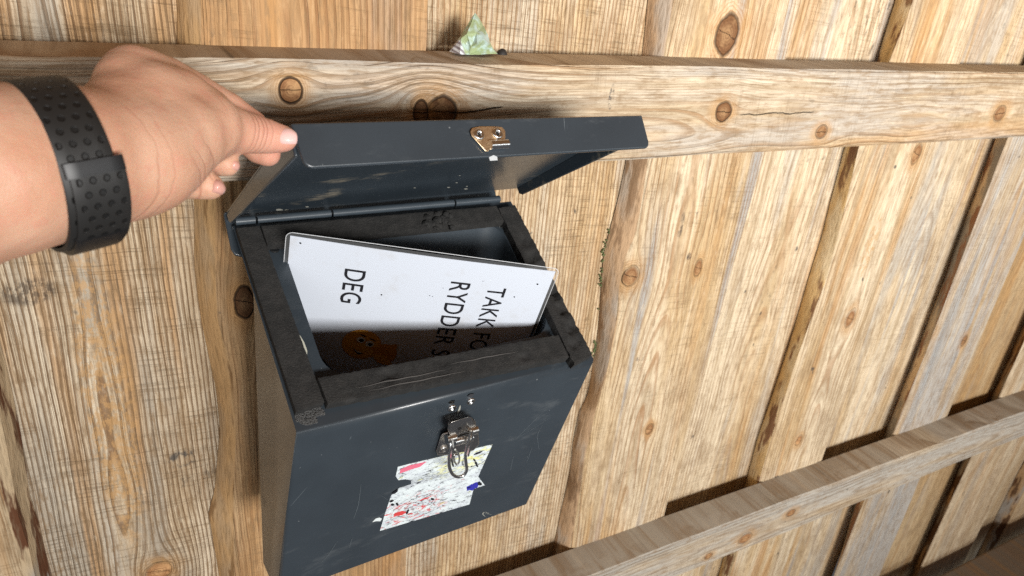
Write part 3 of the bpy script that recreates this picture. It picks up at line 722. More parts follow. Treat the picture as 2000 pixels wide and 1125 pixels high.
# lid: one bent sheet
g = Geo()
TH = 0.004
g.box(lid, LU0, LU1, 0.0, LLEN, -TH, 0.0)
fo = []
rr = 0.009
for (cu, cb, s0) in ((LU1 - rr, LH - rr, 0), (LU0 + rr + 0.004, LH - rr, 90)):
    for i in range(6):
        q = math.radians(s0 + 90 * i / 5); fo.append((cu + rr * math.cos(q), cb + rr * math.sin(q)))
fo += [(LU0, -TH + 0.0005), (LU1, -TH + 0.0005)]
g.prism([lid(u, LLEN - 0.0005, b) for u, b in fo], [lid(u, LLEN + TH, b) for u, b in fo], 1)
for u in (LU0, LU1 - TH):
    side = [(0.002, -0.001), (LLEN - 0.004, -0.001), (LLEN - 0.004, 0.026), (0.012, 0.014), (0.004, 0.010)]
    g.prism([lid(u, a, b) for a, b in side], [lid(u + TH, a, b) for a, b in side])
rear = [(LU0 - 0.002, -TH), (LU0 - 0.002, 0.044), (LU0 + 0.001, 0.052), (LU0 + 0.008, 0.055), (0.12, 0.055), (0.13, 0.030), (0.412, 0.030), (0.412, -TH)]
g.prism([lid(u, -0.006, b) for u, b in rear], [lid(u, -0.002, b) for u, b in rear])
g.box(lid, LU0 - 0.002, 0.4115, -0.003, 0.003, -TH, -0.0004)
lido = link('lid', g.mesh(), [M_lid, M_paint], boxo, wm(lid(W / 2, LLEN / 2, 0)))
bevel(lido, 0.0012, 3, 40)
# hook plate on the lid's front flange
pl = [(922, 250), (937, 247), (962, 247), (980, 248), (987, 256), (987, 277), (957, 292), (953, 297), (947, 295), (921, 266), (918, 257)]
g = Geo(); g.prism([lidpx(x_, y_, 0.0004) for x_, y_ in pl], [lidpx(x_, y_, 0.0034) for x_, y_ in pl])
hook = link('hook_plate', g.mesh(), chrome('hook_steel', (0.92, 0.70, 0.45), 0.34, 0.12), lido); bevel(hook, 0.0005, 2)
g = Geo(); ra = lidpx(957, 283, 0.005); rb_ = lidpx(991, 281, 0.005)
g.tube([ra, rb_], 0.0052, n=18)
sharp(link('hook_roll', g.mesh(), M_bright, lido), 50)
nrm = OB * 0 + MB @ _ld
for x_, y_ in ((935, 263), (971, 261)):
    g = Geo(); g.lathe(lidpx(x_, y_, 0.0034), nrm, [(0.0066, 0), (0.0066, 0.0012), (0.0052, 0.0022), (0.0036, 0.0024), (0.0026, 0.0016), (0.0024, 0.0002)], n=20)
    rv = link('rivet', g.mesh(), M_bright, lido, smooth=True)
    g = Geo(); g.lathe(lidpx(x_, y_, 0.0036), nrm, [(0.0022, 0), (0.0022, 0.0004)], n=14)
    link('rivet_hole', g.mesh(), paint('rivet_dark', (0.004, 0.004, 0.004), 0.6, 0), rv)

# latch on the front
FNW = MB @ FN
for x_, y_ in ((882, 796), (919, 783)):
    g = Geo(); g.lathe(fpx(x_, y_, 0.0), FNW, [(0.0058, 0), (0.0058, 0.0012), (0.0048, 0.0026), (0.0036, 0.0030), (0.0024, 0.0022), (0.0020, 0.0008)], n=20)
    link('rivet', g.mesh(), M_bright, boxo, smooth=True)
    g = Geo(); fl = [(x_ - 3 + dx, y_ - 8 + dy) for dx, dy in ((-3, -1), (2, -5), (10, -6), (8, -1), (2, 2))]
    g.prism([fpx(a, b, 0.0003) for a, b in fl], [fpx(a, b, 0.0009) for i, (a, b) in enumerate(fl)])
    link('rivet_scrap', g.mesh(), M_bright, boxo)
latch = link('latch', (lambda g_: (g_.prism([fpx(a, b, 0.0004) for a, b in BP], [fpx(a, b, 0.0036) for a, b in BP]), g_.mesh())[1])(Geo()) if (BP := [(866, 846), (917, 829), (933, 836), (936, 868), (925, 880), (868, 889), (855, 889), (852, 881), (860, 852)]) else None, M_steel, boxo)
bevel(latch, 0.0005, 2)
g = Geo()                     # raised channel: face plate with a hole, two cheeks
plate = [(876, 829), (882, 824), (916, 814), (922, 816), (926, 824), (927, 838), (880, 853), (874, 838)]
g.prism([fpx(a, b, 0.0165) for a, b in plate], [fpx(a, b, 0.0195) for a, b in plate])
ck1 = [(875, 836), (874, 828), (881, 824)]
for (xa, ya, xb, yb) in ((876, 829, 880, 856), (926, 821, 928, 846)):
    A, B2 = (xa, ya), (xb, yb)
    g.prism([fpx(*A, 0.003), fpx(*B2, 0.003), fpx(*B2, 0.0195), fpx(*A, 0.0195)], [fpx(A[0] + 2.4, A[1], 0.003), fpx(B2[0] + 2.4, B2[1], 0.003), fpx(B2[0] + 2.4, B2[1], 0.0195), fpx(A[0] + 2.4, A[1], 0.0195)])
ch = link('latch_channel', g.mesh(), M_steel, latch); bevel(ch, 0.0004, 2)
g = Geo(); g.lathe(fpx(898, 837, 0.0196), FNW, [(0.0028, 0), (0.0028, 0.0003)], n=14)
link('latch_hole', g.mesh(), paint('hole_dark', (0.005, 0.005, 0.005), 0.6, 0), latch)
g = Geo(); g.tube([fpx(886, 862, 0.016), fpx(921, 852, 0.016)], 0.0066, n=18)
sharp(link('latch_roller', g.mesh(), M_bright, latch), 50)
g = Geo(); g.tube([fpx(872, 858, 0.019), fpx(889, 853, 0.019)], 0.0062, n=16); g.tube([fpx(917, 842, 0.019), fpx(931, 838, 0.019)], 0.0062, n=16)
sharp(link('latch_pivot', g.mesh(), M_steel, latch), 50)
for (x_, y_) in ((866, 877),):
    g = Geo(); g.lathe(fpx(x_, y_, 0.0036), FNW, [(0.0066, 0), (0.0066, 0.0014), (0.0052, 0.0026), (0.0036, 0.0026), (0.0030, 0.0012), (0.0018, 0.0016), (0.0004, 0.0020)], n=20)
    link('rivet', g.mesh(), M_steel, latch, smooth=True)
def bez(pts, n=40):
    pts = [np.array(p) for p in pts]; out = []
    for i in range(len(pts) - 1):
        p0, p1, p2, p3 = pts[max(i - 1, 0)], pts[i], pts[i + 1], pts[min(i + 2, len(pts) - 1)]
        for k_ in range(8):
            t_ = k_ / 8
            out.append(0.5 * ((2 * p1) + (-p0 + p2) * t_ + (2 * p0 - 5 * p1 + 4 * p2 - p3) * t_ ** 2 + (-p0 + 3 * p1 - 3 * p2 + p3) * t_ ** 3))
    out.append(pts[-1]); return out
bail = [(880, 858, .021), (880, 876, .028), (877, 898, .033), (878, 914, .036), (884, 926, .037), (894, 931, .037), (905, 928, .037), (911, 918, .036), (910, 905, .034), (909, 890, .031), (914, 865, .026), (920, 842, .021)]
g = Geo(); g.tube(bez([fpx(*b) for b in bail]), 0.0024, n=10)
sharp(link('wire_bail', g.mesh(), M_bright, latch), 60)
for pts_ in ([(880, 856, .024), (882, 870, .030), (879, 893, .035), (882, 908, .037)], [(921, 842, .024), (916, 866, .029), (911, 888, .033)]):
    g = Geo(); P_ = [fpx(*b) for b in pts_]; wv_ = (fpx(900, 860, .02) - fpx(897, 860, .02))
    for A, B2 in zip(P_[:-1], P_[1:]):
        nn = FNW * 0.0032
        g.prism([A, B2, B2 + wv_, A + wv_], [A + nn, B2 + nn, B2 + nn + wv_, A + nn + wv_])
    link('bail_strap', g.mesh(), M_steel, latch)
coil = [(889, 878, .016), (895, 885, .018), (897, 898, .022), (893, 907, .024), (887, 900, .022), (887, 888, .02), (893, 888, .018)]
g = Geo(); g.tube(bez([fpx(*b) for b in coil]), 0.0014, n=8)
sharp(link('latch_spring', g.mesh(), M_bright, latch), 60)

# torn sticker
OUT = [(777, 912), (800, 906), (962, 868), (934, 931), (947, 948), (925, 955), (917, 985), (742, 1037), (752, 1003), (764, 968), (770, 962), (780, 953), (790, 950), (803, 946), (803, 938), (792, 936), (778, 938), (773, 930)]
t = NT('torn_sticker'); P = t.tc.outputs['UV']; x, y, z = t.sep(P)
nz = t.noise(t.comb(t.mul(x, 16), t.mul(y, 60), 1.0), 1, 5, 0.7, 1.2)
nb = t.noise(t.comb(t.mul(x, 7), t.mul(y, 11), 4.0), 1, 3, 0.6)
nr = t.noise(t.comb(t.mul(x, 9), t.mul(y, 24), 8.0), 1, 4, 0.6, 0.8)
nf = t.noise(t.comb(t.mul(x, 45), t.mul(y, 110), 2.0), 1, 4, 0.7)
c_ = t.mix(t.step(nb, 0.40, 0.66), (0.68, 0.75, 0.76), (0.58, 0.63, 0.67))
gsm = t.mul(t.sub(1.0, t.step(t.m('ABSOLUTE', t.sub(y, t.mad(x, 0.05, 0.30))), 0.02, 0.085)), t.mul(t.step(nf, 0.40, 0.60), t.sub(1.0, t.step(x, 0.45, 0.75))))
c_ = t.mix(gsm, c_, (0.24, 0.26, 0.28))
c_ = t.mix(t.mul(t.step(nr, 0.48, 0.58), t.mul(t.step(x, 0.30, 0.55), t.sub(1.0, t.step(y, 0.25, 0.45)))), c_, (0.76, 0.76, 0.34))
c_ = t.mix(t.mul(t.step(nr, 0.59, 0.615), t.mul(t.sub(1.0, t.step(x, 0.35, 0.8)), t.step(y, 0.42, 0.58))), c_, (0.62, 0.05, 0.06))
c_ = t.mix(t.mul(t.step(nf, 0.53, 0.62), 0.6), c_, (0.33, 0.35, 0.40))
c_ = t.mix(t.mul(t.step(nz, 0.565, 0.59), t.step(nb, 0.40, 0.52)), c_, (0.02, 0.02, 0.025))
rg = t.m('SQRT', t.add(t.m('POWER', t.sub(x, 0.80), 2.0), t.m('POWER', t.mul(t.sub(y, 0.22), 1.1), 2.0)))
c_ = t.mix(t.mul(t.mul(t.step(rg, 0.135, 0.145), t.sub(1.0, t.step(rg, 0.155, 0.165))), t.step(nf, 0.44, 0.52)), c_, (0.05, 0.05, 0.055))
rg2 = t.m('SQRT', t.add(t.m('POWER', t.sub(x, 0.33), 2.0), t.m('POWER', t.mul(t.sub(y, 0.70), 1.3), 2.0)))
rgm = t.mul(t.step(t.m('FRACT', t.mul(rg2, 16.0)), 0.62, 0.72), t.sub(1.0, t.step(rg2, 0.20, 0.30)))
c_ = t.mix(t.mul(rgm, t.step(nf, 0.47, 0.55)), c_, t.mix(t.step(nr, 0.45, 0.52), (0.10, 0.10, 0.11), (0.55, 0.10, 0.10)))
M_st = t.done(c_, rough=0.45, normal=t.bump(nf, 0.3, 0.0003))
U0, H0, U1, H1 = 0.135, 0.112, 0.305, 0.285
def sticker(pts, mat, off, name, parent=None, label=None):
    bm = bmesh.new(); vs = [bm.verts.new(wm(fpx(a, b, off))) for a, b in pts]
    f_ = bm.faces.new(vs); uv = bm.loops.layers.uv.new('UVMap')
    for l_, (a, b) in zip(f_.loops, pts):
        u_, h_ = fuh(a, b); l_[uv].uv = ((u_ - U0) / (U1 - U0), (h_ - H0) / (H1 - H0))
    ex = bmesh.ops.extrude_face_region(bm, geom=[f_])
    dn = Vector(FNW) * (-0.0003 * K)
    bmesh.ops.translate(bm, verts=[q for q in ex['geom'] if isinstance(q, bmesh.types.BMVert)], vec=dn)
    bmesh.ops.recalc_face_normals(bm, faces=bm.faces)
    me = bpy.data.meshes.new('m'); bm.to_mesh(me); bm.free()
    return link(name, me, mat, parent or boxo, label=label)
def rag(pts, k=5, amp=1.2, seed=1):
    rnd = random.Random(seed); out = []
    for (a, b), (c2, d) in zip(pts, pts[1:] + pts[:1]):
        L_ = math.hypot(c2 - a, d - b); nn = max(1, int(L_ / k))
        for i in range(nn):
            f = i / nn; out.append((a + (c2 - a) * f + rnd.uniform(-amp, amp), b + (d - b) * f + rnd.uniform(-amp, amp)))
    return out
st = sticker(OUT, M_st, 0.0007, 'sticker', label='torn white sticker with scraped red, yellow and black print')
def flat(name, col, rough=0.5): 
    q = NT(name); n_ = q.noise(q.tc.outputs['Object'], 300, 3); return q.done(q.mix(n_, tuple(c * 0.85 for c in col), col), rough=rough)
M_blk, M_red, M_pink, M_blue, M_yel = flat('print_black', (0.015, 0.015, 0.02)), flat('print_red', (0.62, 0.06, 0.06)), flat('print_pink', (0.72, 0.16, 0.24)), flat('print_blue', (0.03, 0.03, 0.35)), flat('print_yellow', (0.75, 0.74, 0.28))
sticker([(782, 917), (800, 909), (833, 902), (820, 912), (806, 916), (781, 925)], M_pink, 0.0011, 'print_patch', st)
sticker(rag([(912, 951), (925, 945), (937, 940), (932, 952), (922, 958), (911, 959)], 4, 1.5, 3), M_blue, 0.0011, 'print_patch', st)
sticker([(772, 1002), (786, 998), (794, 1000), (786, 1006), (774, 1008), (768, 1006)], M_red, 0.0011, 'print_patch', st)
rnd = random.Random(5)
flecks = [(937, 945, 5, 3.5, 20), (845, 975, 3.5, 2.5, 10), (767, 986, 4, 2.4, -8), (776, 985, 3.5, 2.6, 60), (934, 885, 10, 1.6, -22), (930, 905, 3.4, 2.6, 60), (932, 910, 3, 2, 50), (927, 899, 3.5, 1.8, 50), (772, 961, 8, 2.4, -35), (796, 1000, 6, 2, -60), (765, 979, 5, 2.0, -20)]
for i in range(34):
    flecks.append((rnd.uniform(770, 920), rnd.uniform(905, 1010), rnd.uniform(1.5, 8), rnd.uniform(0.25, 0.6), -19 + rnd.gauss(0, 7)))
def inside(x_, y_, poly):
    r_ = False; n_ = len(poly); j = n_ - 1
    for i in range(n_):
        if (poly[i][1] > y_) != (poly[j][1] > y_) and x_ < (poly[j][0] - poly[i][0]) * (y_ - poly[i][1]) / (poly[j][1] - poly[i][1]) + poly[i][0]: r_ = not r_
        j = i
    return r_
g = Geo(); nmi = []
for (cx, cy, l_, w_, an) in flecks:
    if not inside(cx, cy, OUT): continue
    q = math.radians(an); pp = []
    for k_ in range(6):
        a_ = 2 * math.pi * k_ / 6 + rnd.uniform(-.3, .3); dx, dy = l_ * math.cos(a_), w_ * math.sin(a_)
        pp.append((cx + dx * math.cos(q) - dy * math.sin(q), cy + dx * math.sin(q) + dy * math.cos(q)))
    mi = 0 if len(nmi) < 11 else rnd.choice([0, 0, 0, 1, 2]); nmi.append(mi)
    g.face([fpx(a, b, 0.0015 + 0.00002 * len(nmi)) for a, b in pp], mi)
link('print_flecks', g.mesh(), [M_blk, M_red, M_yel], st)
sticker([(727, 1020), (734, 1013), (741, 1011), (746, 1013), (743, 1018), (734, 1018)], flat('sticker_scrap', (0.72, 0.78, 0.78)), 0.0009, 'sticker_scrap')
# long scratches and scuffs
M_scr = flat('bare_scratch', (0.11, 0.13, 0.145))
M_rub = flat('pale_scrape', (0.36, 0.36, 0.32))
def scratch(pts, wpx=0.8, mat=None, off=0.0003):
    g = Geo(); P_ = bez([fpx(a, b, off) for a, b in pts]); wd_ = np.array(fpx(900, 900) - fpx(900 - wpx * 0.8, 900))
    n_ = len(P_)
    for i in range(n_ - 1):
        k1, k2 = 0.3 + 0.7 * math.sin(math.pi * i / n_), 0.3 + 0.7 * math.sin(math.pi * (i + 1) / n_)
        g.face([P_[i] - wd_ * k1, P_[i] + wd_ * k1, P_[i + 1] + wd_ * k2, P_[i + 1] - wd_ * k2])
    return g
g = Geo()
def addg(q):
    i = len(g.v); g.v.extend(q.v); g.f.extend([[a + i for a in f] for f in q.f]); g.m.extend(q.m)
for k_, pts in enumerate([[(1070, 795), (1040, 825), (1005, 860)], [(1060, 830), (1050, 850), (1053, 878)], [(1075, 815), (1020, 850), (985, 865)], [(1003, 890), (997, 918)], [(705, 945), (700, 985), (690, 1015)], [(688, 1050), (682, 1070)], [(1040, 870), (1030, 900)], [(660, 1055), (640, 1085), (625, 1100)], [(745, 968), (757, 976)]]):
    g = scratch(pts, 0.45, off=0.0003 + 0.00004 * k_); link('scratch', g.mesh(), M_scr, body)
g = Geo()
for pts, wd, of in (([(948, 1009), (943, 1004), (947, 1000), (955, 1003)], 1.5, .0004), ([(945, 1002), (962, 1005), (980, 1002), (990, 1003)], 1.2, .00045), ([(899, 792), (897, 800), (893, 808)], 2.0, .0005)):
    g = scratch(pts, wd, off=of); link('scrape', g.mesh(), M_rub, body)
# worn spots on the lid and a pale chip on the rim
def lund(px, py): 
    n_ = _ln; return OB + MB @ unbox(px, py, n_, n_ @ (np.array([0, LV0, LW0])) + 0.0004)
g = Geo()
for (x_, y_, s_) in ((545, 410, 6), (560, 411, 5), (600, 404, 3), (553, 413, 4), (810, 367, 2), (876, 366, 2.5), (910, 369, 3), (892, 357, 2), (898, 343, 1.5), (912, 364, 2)):
    pp = [(x_ + s_ * (1 + .4 * random.random()) * math.cos(q), y_ + s_ * .4 * math.sin(q)) for q in np.linspace(0, 6.28, 8)[:-1]]
    g = Geo(); g.face([lund(a, b) for a, b in pp]); link('paint_chip', g.mesh(), M_rub, lido)
g = Geo(); pp = [(955, 307), (964, 303), (971, 306), (972, 313), (957, 314)]
g.face([lidpx(a, b, 0.0004) for a, b in pp]); link('paint_chip', g.mesh(), flat('bare_metal_chip', (0.55, 0.58, 0.60)), lido)
def rimpx(px, py, off=0.0008):
    n_ = np.array([0, S, -1.0]) * -1 / SL; n_ = np.array([0, -S, 1.0]) / SL; return OB + MB @ unbox(px, py, n_, off)
g = Geo(); pp = [(584, 652), (589, 660), (594, 668), (600, 684), (600, 692), (595, 688), (589, 674), (583, 660)]
g.face([rimpx(a, b) for a, b in pp]); link('paint_chip', g.mesh(), flat('primer_chip', (0.55, 0.55, 0.46)), boxo)

# ------------------------------------------------------------------ laminated sign inside the box
PA = np.array([0.0508, -0.07, 0.0081]); PBv = np.array([0.36695, -0.2, -0.02805])
PE1 = PBv - PA; PW = np.linalg.norm(PE1); PE1 /= PW
_th = math.radians(18); PE2 = np.array([0, math.sin(_th), -math.cos(_th)]); PE2 = PE2 - (PE2 @ PE1) * PE1; PE2 /= np.linalg.norm(PE2)
PN = np.cross(PE2, PE1); PN /= np.linalg.norm(PN)
if (MB @ PN) @ (CP - (OB + MB @ PA)) < 0: PN = -PN
PHt = 0.262
def paper(a, b, off=0.0):
    bow = 0.004 * math.sin(math.pi * min(1, max(0, a / PW))) - 0.010 * (max(0, b) / PHt) ** 2 * 0
    return OB + MB @ (PA + PE1 * a + PE2 * b + PN * (off + bow))
sign = thing('laminated_sign', 'white laminated sign standing in the open metal box, black sideways lettering and a smiley', 'sign', paper(PW / 2, PHt, 0))
def sheet(a0, a1, b0, b1, off, th, rad, n=26):
    g = Geo(); g2 = []
    for j in range(n + 1):
        row = []
        for i in range(n + 1):
            a, b = a0 + (a1 - a0) * i / n, b0 + (b1 - b0) * j / n
            if rad:
                for (ca, cb, sa, sb) in ((a0 + rad, b0 + rad, -1, -1), (a1 - rad, b0 + rad, 1, -1), (a0 + rad, b1 - rad, -1, 1), (a1 - rad, b1 - rad, 1, 1)):
                    da, db = (a - ca) * sa, (b - cb) * sb
                    if da > 0 and db > 0:
                        l_ = math.hypot(da, db)
                        if l_ > rad: a = ca + sa * da * rad / l_; b = cb + sb * db * rad / l_
            row.append((a, b))
        g2.append(row)
    F_ = [[paper(a, b, off + th) for a, b in r_] for r_ in g2]; Bk = [[paper(a, b, off) for a, b in r_] for r_ in g2]
    for j in range(n):
        for i in range(n):
            g.face([F_[j][i], F_[j][i + 1], F_[j + 1][i + 1], F_[j + 1][i]]); g.face([Bk[j][i + 1], Bk[j][i], Bk[j + 1][i], Bk[j + 1][i + 1]])
    for i in range(n):
        g.face([F_[0][i + 1], F_[0][i], Bk[0][i], Bk[0][i + 1]]); g.face([F_[n][i], F_[n][i + 1], Bk[n][i + 1], Bk[n][i]])
        g.face([F_[i][0], F_[i + 1][0], Bk[i + 1][0], Bk[i][0]]); g.face([F_[i + 1][n], F_[i][n], Bk[i][n], Bk[i + 1][n]])
    return g.mesh()
tl_ = NT('laminate_film')
M_film = tl_.done((0.9, 0.92, 0.93), rough=0.22, spec=0.5, **{'Transmission Weight': 0.0, 'Alpha': 0.035})
film = link('laminate_film', sheet(-0.005, PW + 0.005, -0.0045, PHt + 0.005, -0.0010, 0.0003, 0.009), M_film, sign)
tp = NT('grubby_paper'); P = tp.tc.outputs['Object']
d1 = tp.noise(P, 45, 5, 0.7); d2 = tp.noise(P, 520, 3, 0.6); d3 = tp.noise(P, 14, 3)
pc = tp.mix(tp.mul(tp.step(d1, 0.52, 0.75), 0.30), (0.56, 0.60, 0.67), (0.40, 0.36, 0.31))
pc = tp.mix(tp.mul(tp.step(d2, 0.66, 0.76), tp.mul(tp.step(d3, 0.40, 0.6), 0.35)), pc, (0.25, 0.21, 0.18))
M_paper = tp.done(pc, rough=0.5, spec=0.4, **{'Coat Weight': 0.35, 'Coat Roughness': 0.25})
te = NT('film_edge'); M_fe = te.done((0.8, 0.82, 0.84), rough=0.2, **{'Alpha': 0.55})
ol = []
for k_, (ca, cb) in enumerate(((PW - 0.004, -0.0045 + 0.009), (PW - 0.004, PHt - 0.004), (0.004, PHt - 0.004), (0.004, -0.0045 + 0.009))):
    for i in range(7):
        q = math.radians(-90 + 90 * k_ + 15 * i); ol.append((ca + 0.009 * math.cos(q), cb + 0.009 * math.sin(q)))
g = Geo(); g.tube([paper(a, b, -0.0008) for a, b in ol], 0.0005, n=6, closed=True)
link('film_edge', g.mesh(), M_fe, film)
pap = link('paper', sheet(0, PW, 0, PHt, -0.0004, 0.0008, 0.0), M_paper, sign)
# lettering: lines run down the sheet
M_ink = flat('black_ink', (0.012, 0.012, 0.016), 0.5)
def text(body_, a_left, b0, size, squeeze=0.86):
    cu = bpy.data.curves.new('t', 'FONT'); cu.body = body_; cu.size = 1.0; cu.offset = 0.004; cu.space_character = 1.06
    to = bpy.data.objects.new('t', cu); C.objects.link(to)
    dg = bpy.context.evaluated_depsgraph_get()
    me = bpy.data.meshes.new_from_object(to.evaluated_get(dg))
    bpy.data.objects.remove(to); bpy.data.curves.remove(cu)
    for v in me.vertices:
        tx, ty = v.co.x * size * squeeze, v.co.y * size
        v.co = wm(paper(a_left + ty, b0 + tx, 0.0009))
    return link('lettering', me, M_ink, pap)
text('DEG', 0.0705, 0.0365, 0.0385, 0.80)
text('RYDDER S', 0.2085, 0.0345, 0.0385, 0.80)
tt = text('TAKK FOR', 0.2605, 0.0385, 0.0360, 0.80)
def disc(ca, cb, ra_, rb_, off, rot=0, n=28, arc=None):
    pts = []
    for k_ in range(n):
        q = 2 * math.pi * k_ / n; dx, dy = ra_ * math.cos(q), rb_ * math.sin(q)
        pts.append(paper(ca + dx * math.cos(rot) - dy * math.sin(rot), cb + dx * math.sin(rot) + dy * math.cos(rot), off))
    return pts
M_or, M_or2, M_wh = flat('smiley_orange', (0.75, 0.36, 0.05)), flat('smiley_shade', (0.62, 0.25, 0.03)), flat('smiley_white', (0.75, 0.75, 0.72))
g = Geo()
_pp = paper
paper = lambda a, b, off=0.0: _pp(a, b + 0.007, off)
g.face(disc(0.1085, 0.1665, 0.0275, 0.0295, 0.0010), 1); g.face(disc(0.108, 0.1655, 0.0262, 0.0280, 0.0012), 0)
g.face(disc(0.143, 0.180, 0.017, 0.020, 0.0013), 1); g.face(disc(0.151, 0.168, 0.0055, 0.011, 0.00145, 0.5), 1)
for q in range(3): g.face(disc(0.137 + q * 0.004, 0.186 + q * 0.006, 0.012, 0.004, 0.0015 + 0.0001 * q, 0.2), 0)
for (a, b) in ((0.1065, 0.1565), (0.1195, 0.1625)): g.face(disc(a, b, 0.0062, 0.0060, 0.0017), 2); g.face(disc(a + .0008, b + .0008, 0.0034, 0.0034, 0.0019), 3)
mo_ = [paper(0.097 + 0.016 * i / 10, 0.173 + 0.010 * i / 10 + 0.0018 * math.sin(i / 10 * math.pi), 0.0017) for i in range(11)] + [paper(0.097 + 0.016 * i / 10, 0.173 + 0.010 * i / 10 + 0.0075 * math.sin(i / 10 * math.pi), 0.0017) for i in range(10, -1, -1)]
g.face(mo_, 3)
g.face([paper(0.0985 + 0.0125 * i / 8, 0.1745 + 0.008 * i / 8 + 0.0014 * math.sin(i / 8 * math.pi), 0.00185) for i in range(9)] + [paper(0.0985 + 0.0125 * i / 8, 0.1745 + 0.008 * i / 8 + 0.0036 * math.sin(i / 8 * math.pi), 0.00185) for i in range(8, -1, -1)], 2)
for (a, b) in ((0.1085, 0.1475), (0.1225, 0.1535)): g.face(disc(a, b, 0.0058, 0.0011, 0.0018, 0.45), 3)
for (a, b, r_) in ((0.102, 0.1605, 0.0042), (0.127, 0.172, 0.0042)): g.face(disc(a, b, r_, r_ * .8, 0.0015, 0.4), 1)
paper = _pp
link('smiley_print', g.mesh(), [M_or, M_or2, M_wh, M_ink], pap)
g = Geo()
for a, b, r_ in ((0.0128, 0.0085, 0.0013), (0.3255, 0.0249, 0.0013), (0.122, 0.075, 0.0011), (0.185, 0.066, 0.0006), (0.189, 0.067, 0.0006), (0.30, 0.052, 0.0010), (0.25, 0.03, 0.0005), (0.2, 0.05, .0005)):
    g = Geo(); g.face(disc(a, b, r_, r_, 0.0012, n=10)); link('pin_hole', g.mesh(), M_ink, pap)

# ------------------------------------------------------------------ crumpled wrapper on the upper rail
tw = NT('wrapper_film'); P = tw.tc.outputs['Object']; x, y, z = tw.sep(P)
stp = tw.m('FRACT', tw.mul(tw.add(tw.mul(x, 0.75), z), 260.0)); nw = tw.noise(P, 130, 3)
lft = tw.sub(1.0, tw.step(tw.mad(z, 0.38, x), -0.010, -0.008))
wc = tw.mix(tw.step(nw, 0.42, 0.6), (0.30, 0.37, 0.20), (0.42, 0.54, 0.50))
wc = tw.mix(lft, wc, tw.mix(tw.step(stp, 0.45, 0.6), (0.60, 0.62, 0.64), (0.22, 0.20, 0.22)))
M_wrap = tw.done(wc, rough=0.28, normal=tw.bump(tw.noise(P, 220, 3), 0.5, 0.0015))
def wp(px, py, y): return onY(px, py, y * 0.62)
V = {'a': wp(928, 24, -0.03), 'b': wp(906, 58, -0.045), 'c': wp(878, 101, -0.04), 'd': wp(898, 106, -0.075), 'e': wp(901, 74, -0.065), 'f': wp(931, 64, -0.068), 'g': wp(945, 49, -0.035), 'h': wp(949, 62, -0.06),
     'i': wp(920, 92, -0.080), 'j': wp(932, 84, -0.088), 'k': wp(946, 76, -0.085), 'l': wp(957, 82, -0.05), 'm': wp(963, 94, -0.06), 'n': wp(972, 105, -0.055), 'o': wp(942, 106, -0.082), 'p': wp(916, 107, -0.072), 'q': wp(938, 95, -0.070),
     'r': wp(912, 66, -0.072), 'z1': wp(915, 95, -0.012), 'z2': wp(955, 92, -0.012)}
g = Geo()
for f_ in ('abe', 'bce', 'ced', 'aer', 'arf', 'afg', 'fhg', 'erp', 'edp', 'rip', 'rfi', 'fji', 'fkj', 'fhk', 'hlk', 'kq', 'jqi', 'jkq', 'qop', 'iqp', 'kmq', 'klm', 'qmo', 'mno'):
    if len(f_) == 3: g.face([V[q] for q in f_])
for f_ in (('a', 'z1', 'b'), ('b', 'z1', 'c'), ('a', 'g', 'z2'), ('a', 'z2', 'z1'), ('g', 'h', 'z2'), ('h', 'l', 'z2'), ('l', 'm', 'z2'), ('m', 'n', 'z2')): g.face([V[q] for q in f_])
me = g.mesh(1e-5)
wr = link('wrapper', me, M_wrap, None, V['i'] * 0 + np.array(wm(wp(920, 80, -0.06))))
wr['label'] = 'crumpled pale green plastic wrapper lying on top of the upper rail'; wr['category'] = 'wrapper'
sd_ = wr.modifiers.new('sub', 'SUBSURF'); sd_.subdivision_type = 'SIMPLE'; sd_.levels = 2; sd_.render_levels = 2
dt = bpy.data.textures.new('crumple', 'CLOUDS'); dt.noise_scale = 0.008
dm_ = wr.modifiers.new('disp', 'DISPLACE'); dm_.texture = dt; dm_.strength = 0.0022; dm_.texture_coords = 'LOCAL'
g = Geo(); pc_ = wp(979, 97, -0.03)
g.lathe(pc_ - np.array([0, 0, 0.012]), (0.3, 0, 1), [(0.005, 0), (0.0085, 0.004), (0.0075, 0.009), (0.004, 0.013), (0.001, 0.014)], n=9)
pb_ = link('pebble', g.mesh(), flat('dark_stone', (0.018, 0.014, 0.012), 0.7), smooth=True)
pb_['label'] = 'small dark lump on the rail just right of the green wrapper'; pb_['category'] = 'pebble'

# ------------------------------------------------------------------ the arm and hand holding the lid
def chain_geo(chains):
    bm = bmesh.new()
    for ch_ in chains:
        P_ = [(np.array(wm(camP(px, py, d))), rp_ * d / FPX * K) for px, py, d, rp_ in ch_]
        for p, r in P_:
            bmesh.ops.create_icosphere(bm, subdivisions=3, radius=r, matrix=Matrix.Translation(Vector(p)))
        for (p, r), (p2, r2_) in zip(P_[:-1], P_[1:]):
            ax = Vector(p2 - p); L_ = ax.length
            if L_ < 1e-6: continue
            m_ = max(2, int(L_ / (min(r, r2_) * 0.22)))
            for k_ in range(1, m_):
                f = k_ / m_
                bmesh.ops.create_icosphere(bm, subdivisions=2, radius=r + (r2_ - r) * f, matrix=Matrix.Translation(Vector(p + (p2 - p) * f)))
    me = bpy.data.meshes.new('m'); bm.to_mesh(me); bm.free(); return me
def dz(d): return d if d < .52 else .52 + (d - .52) * .518
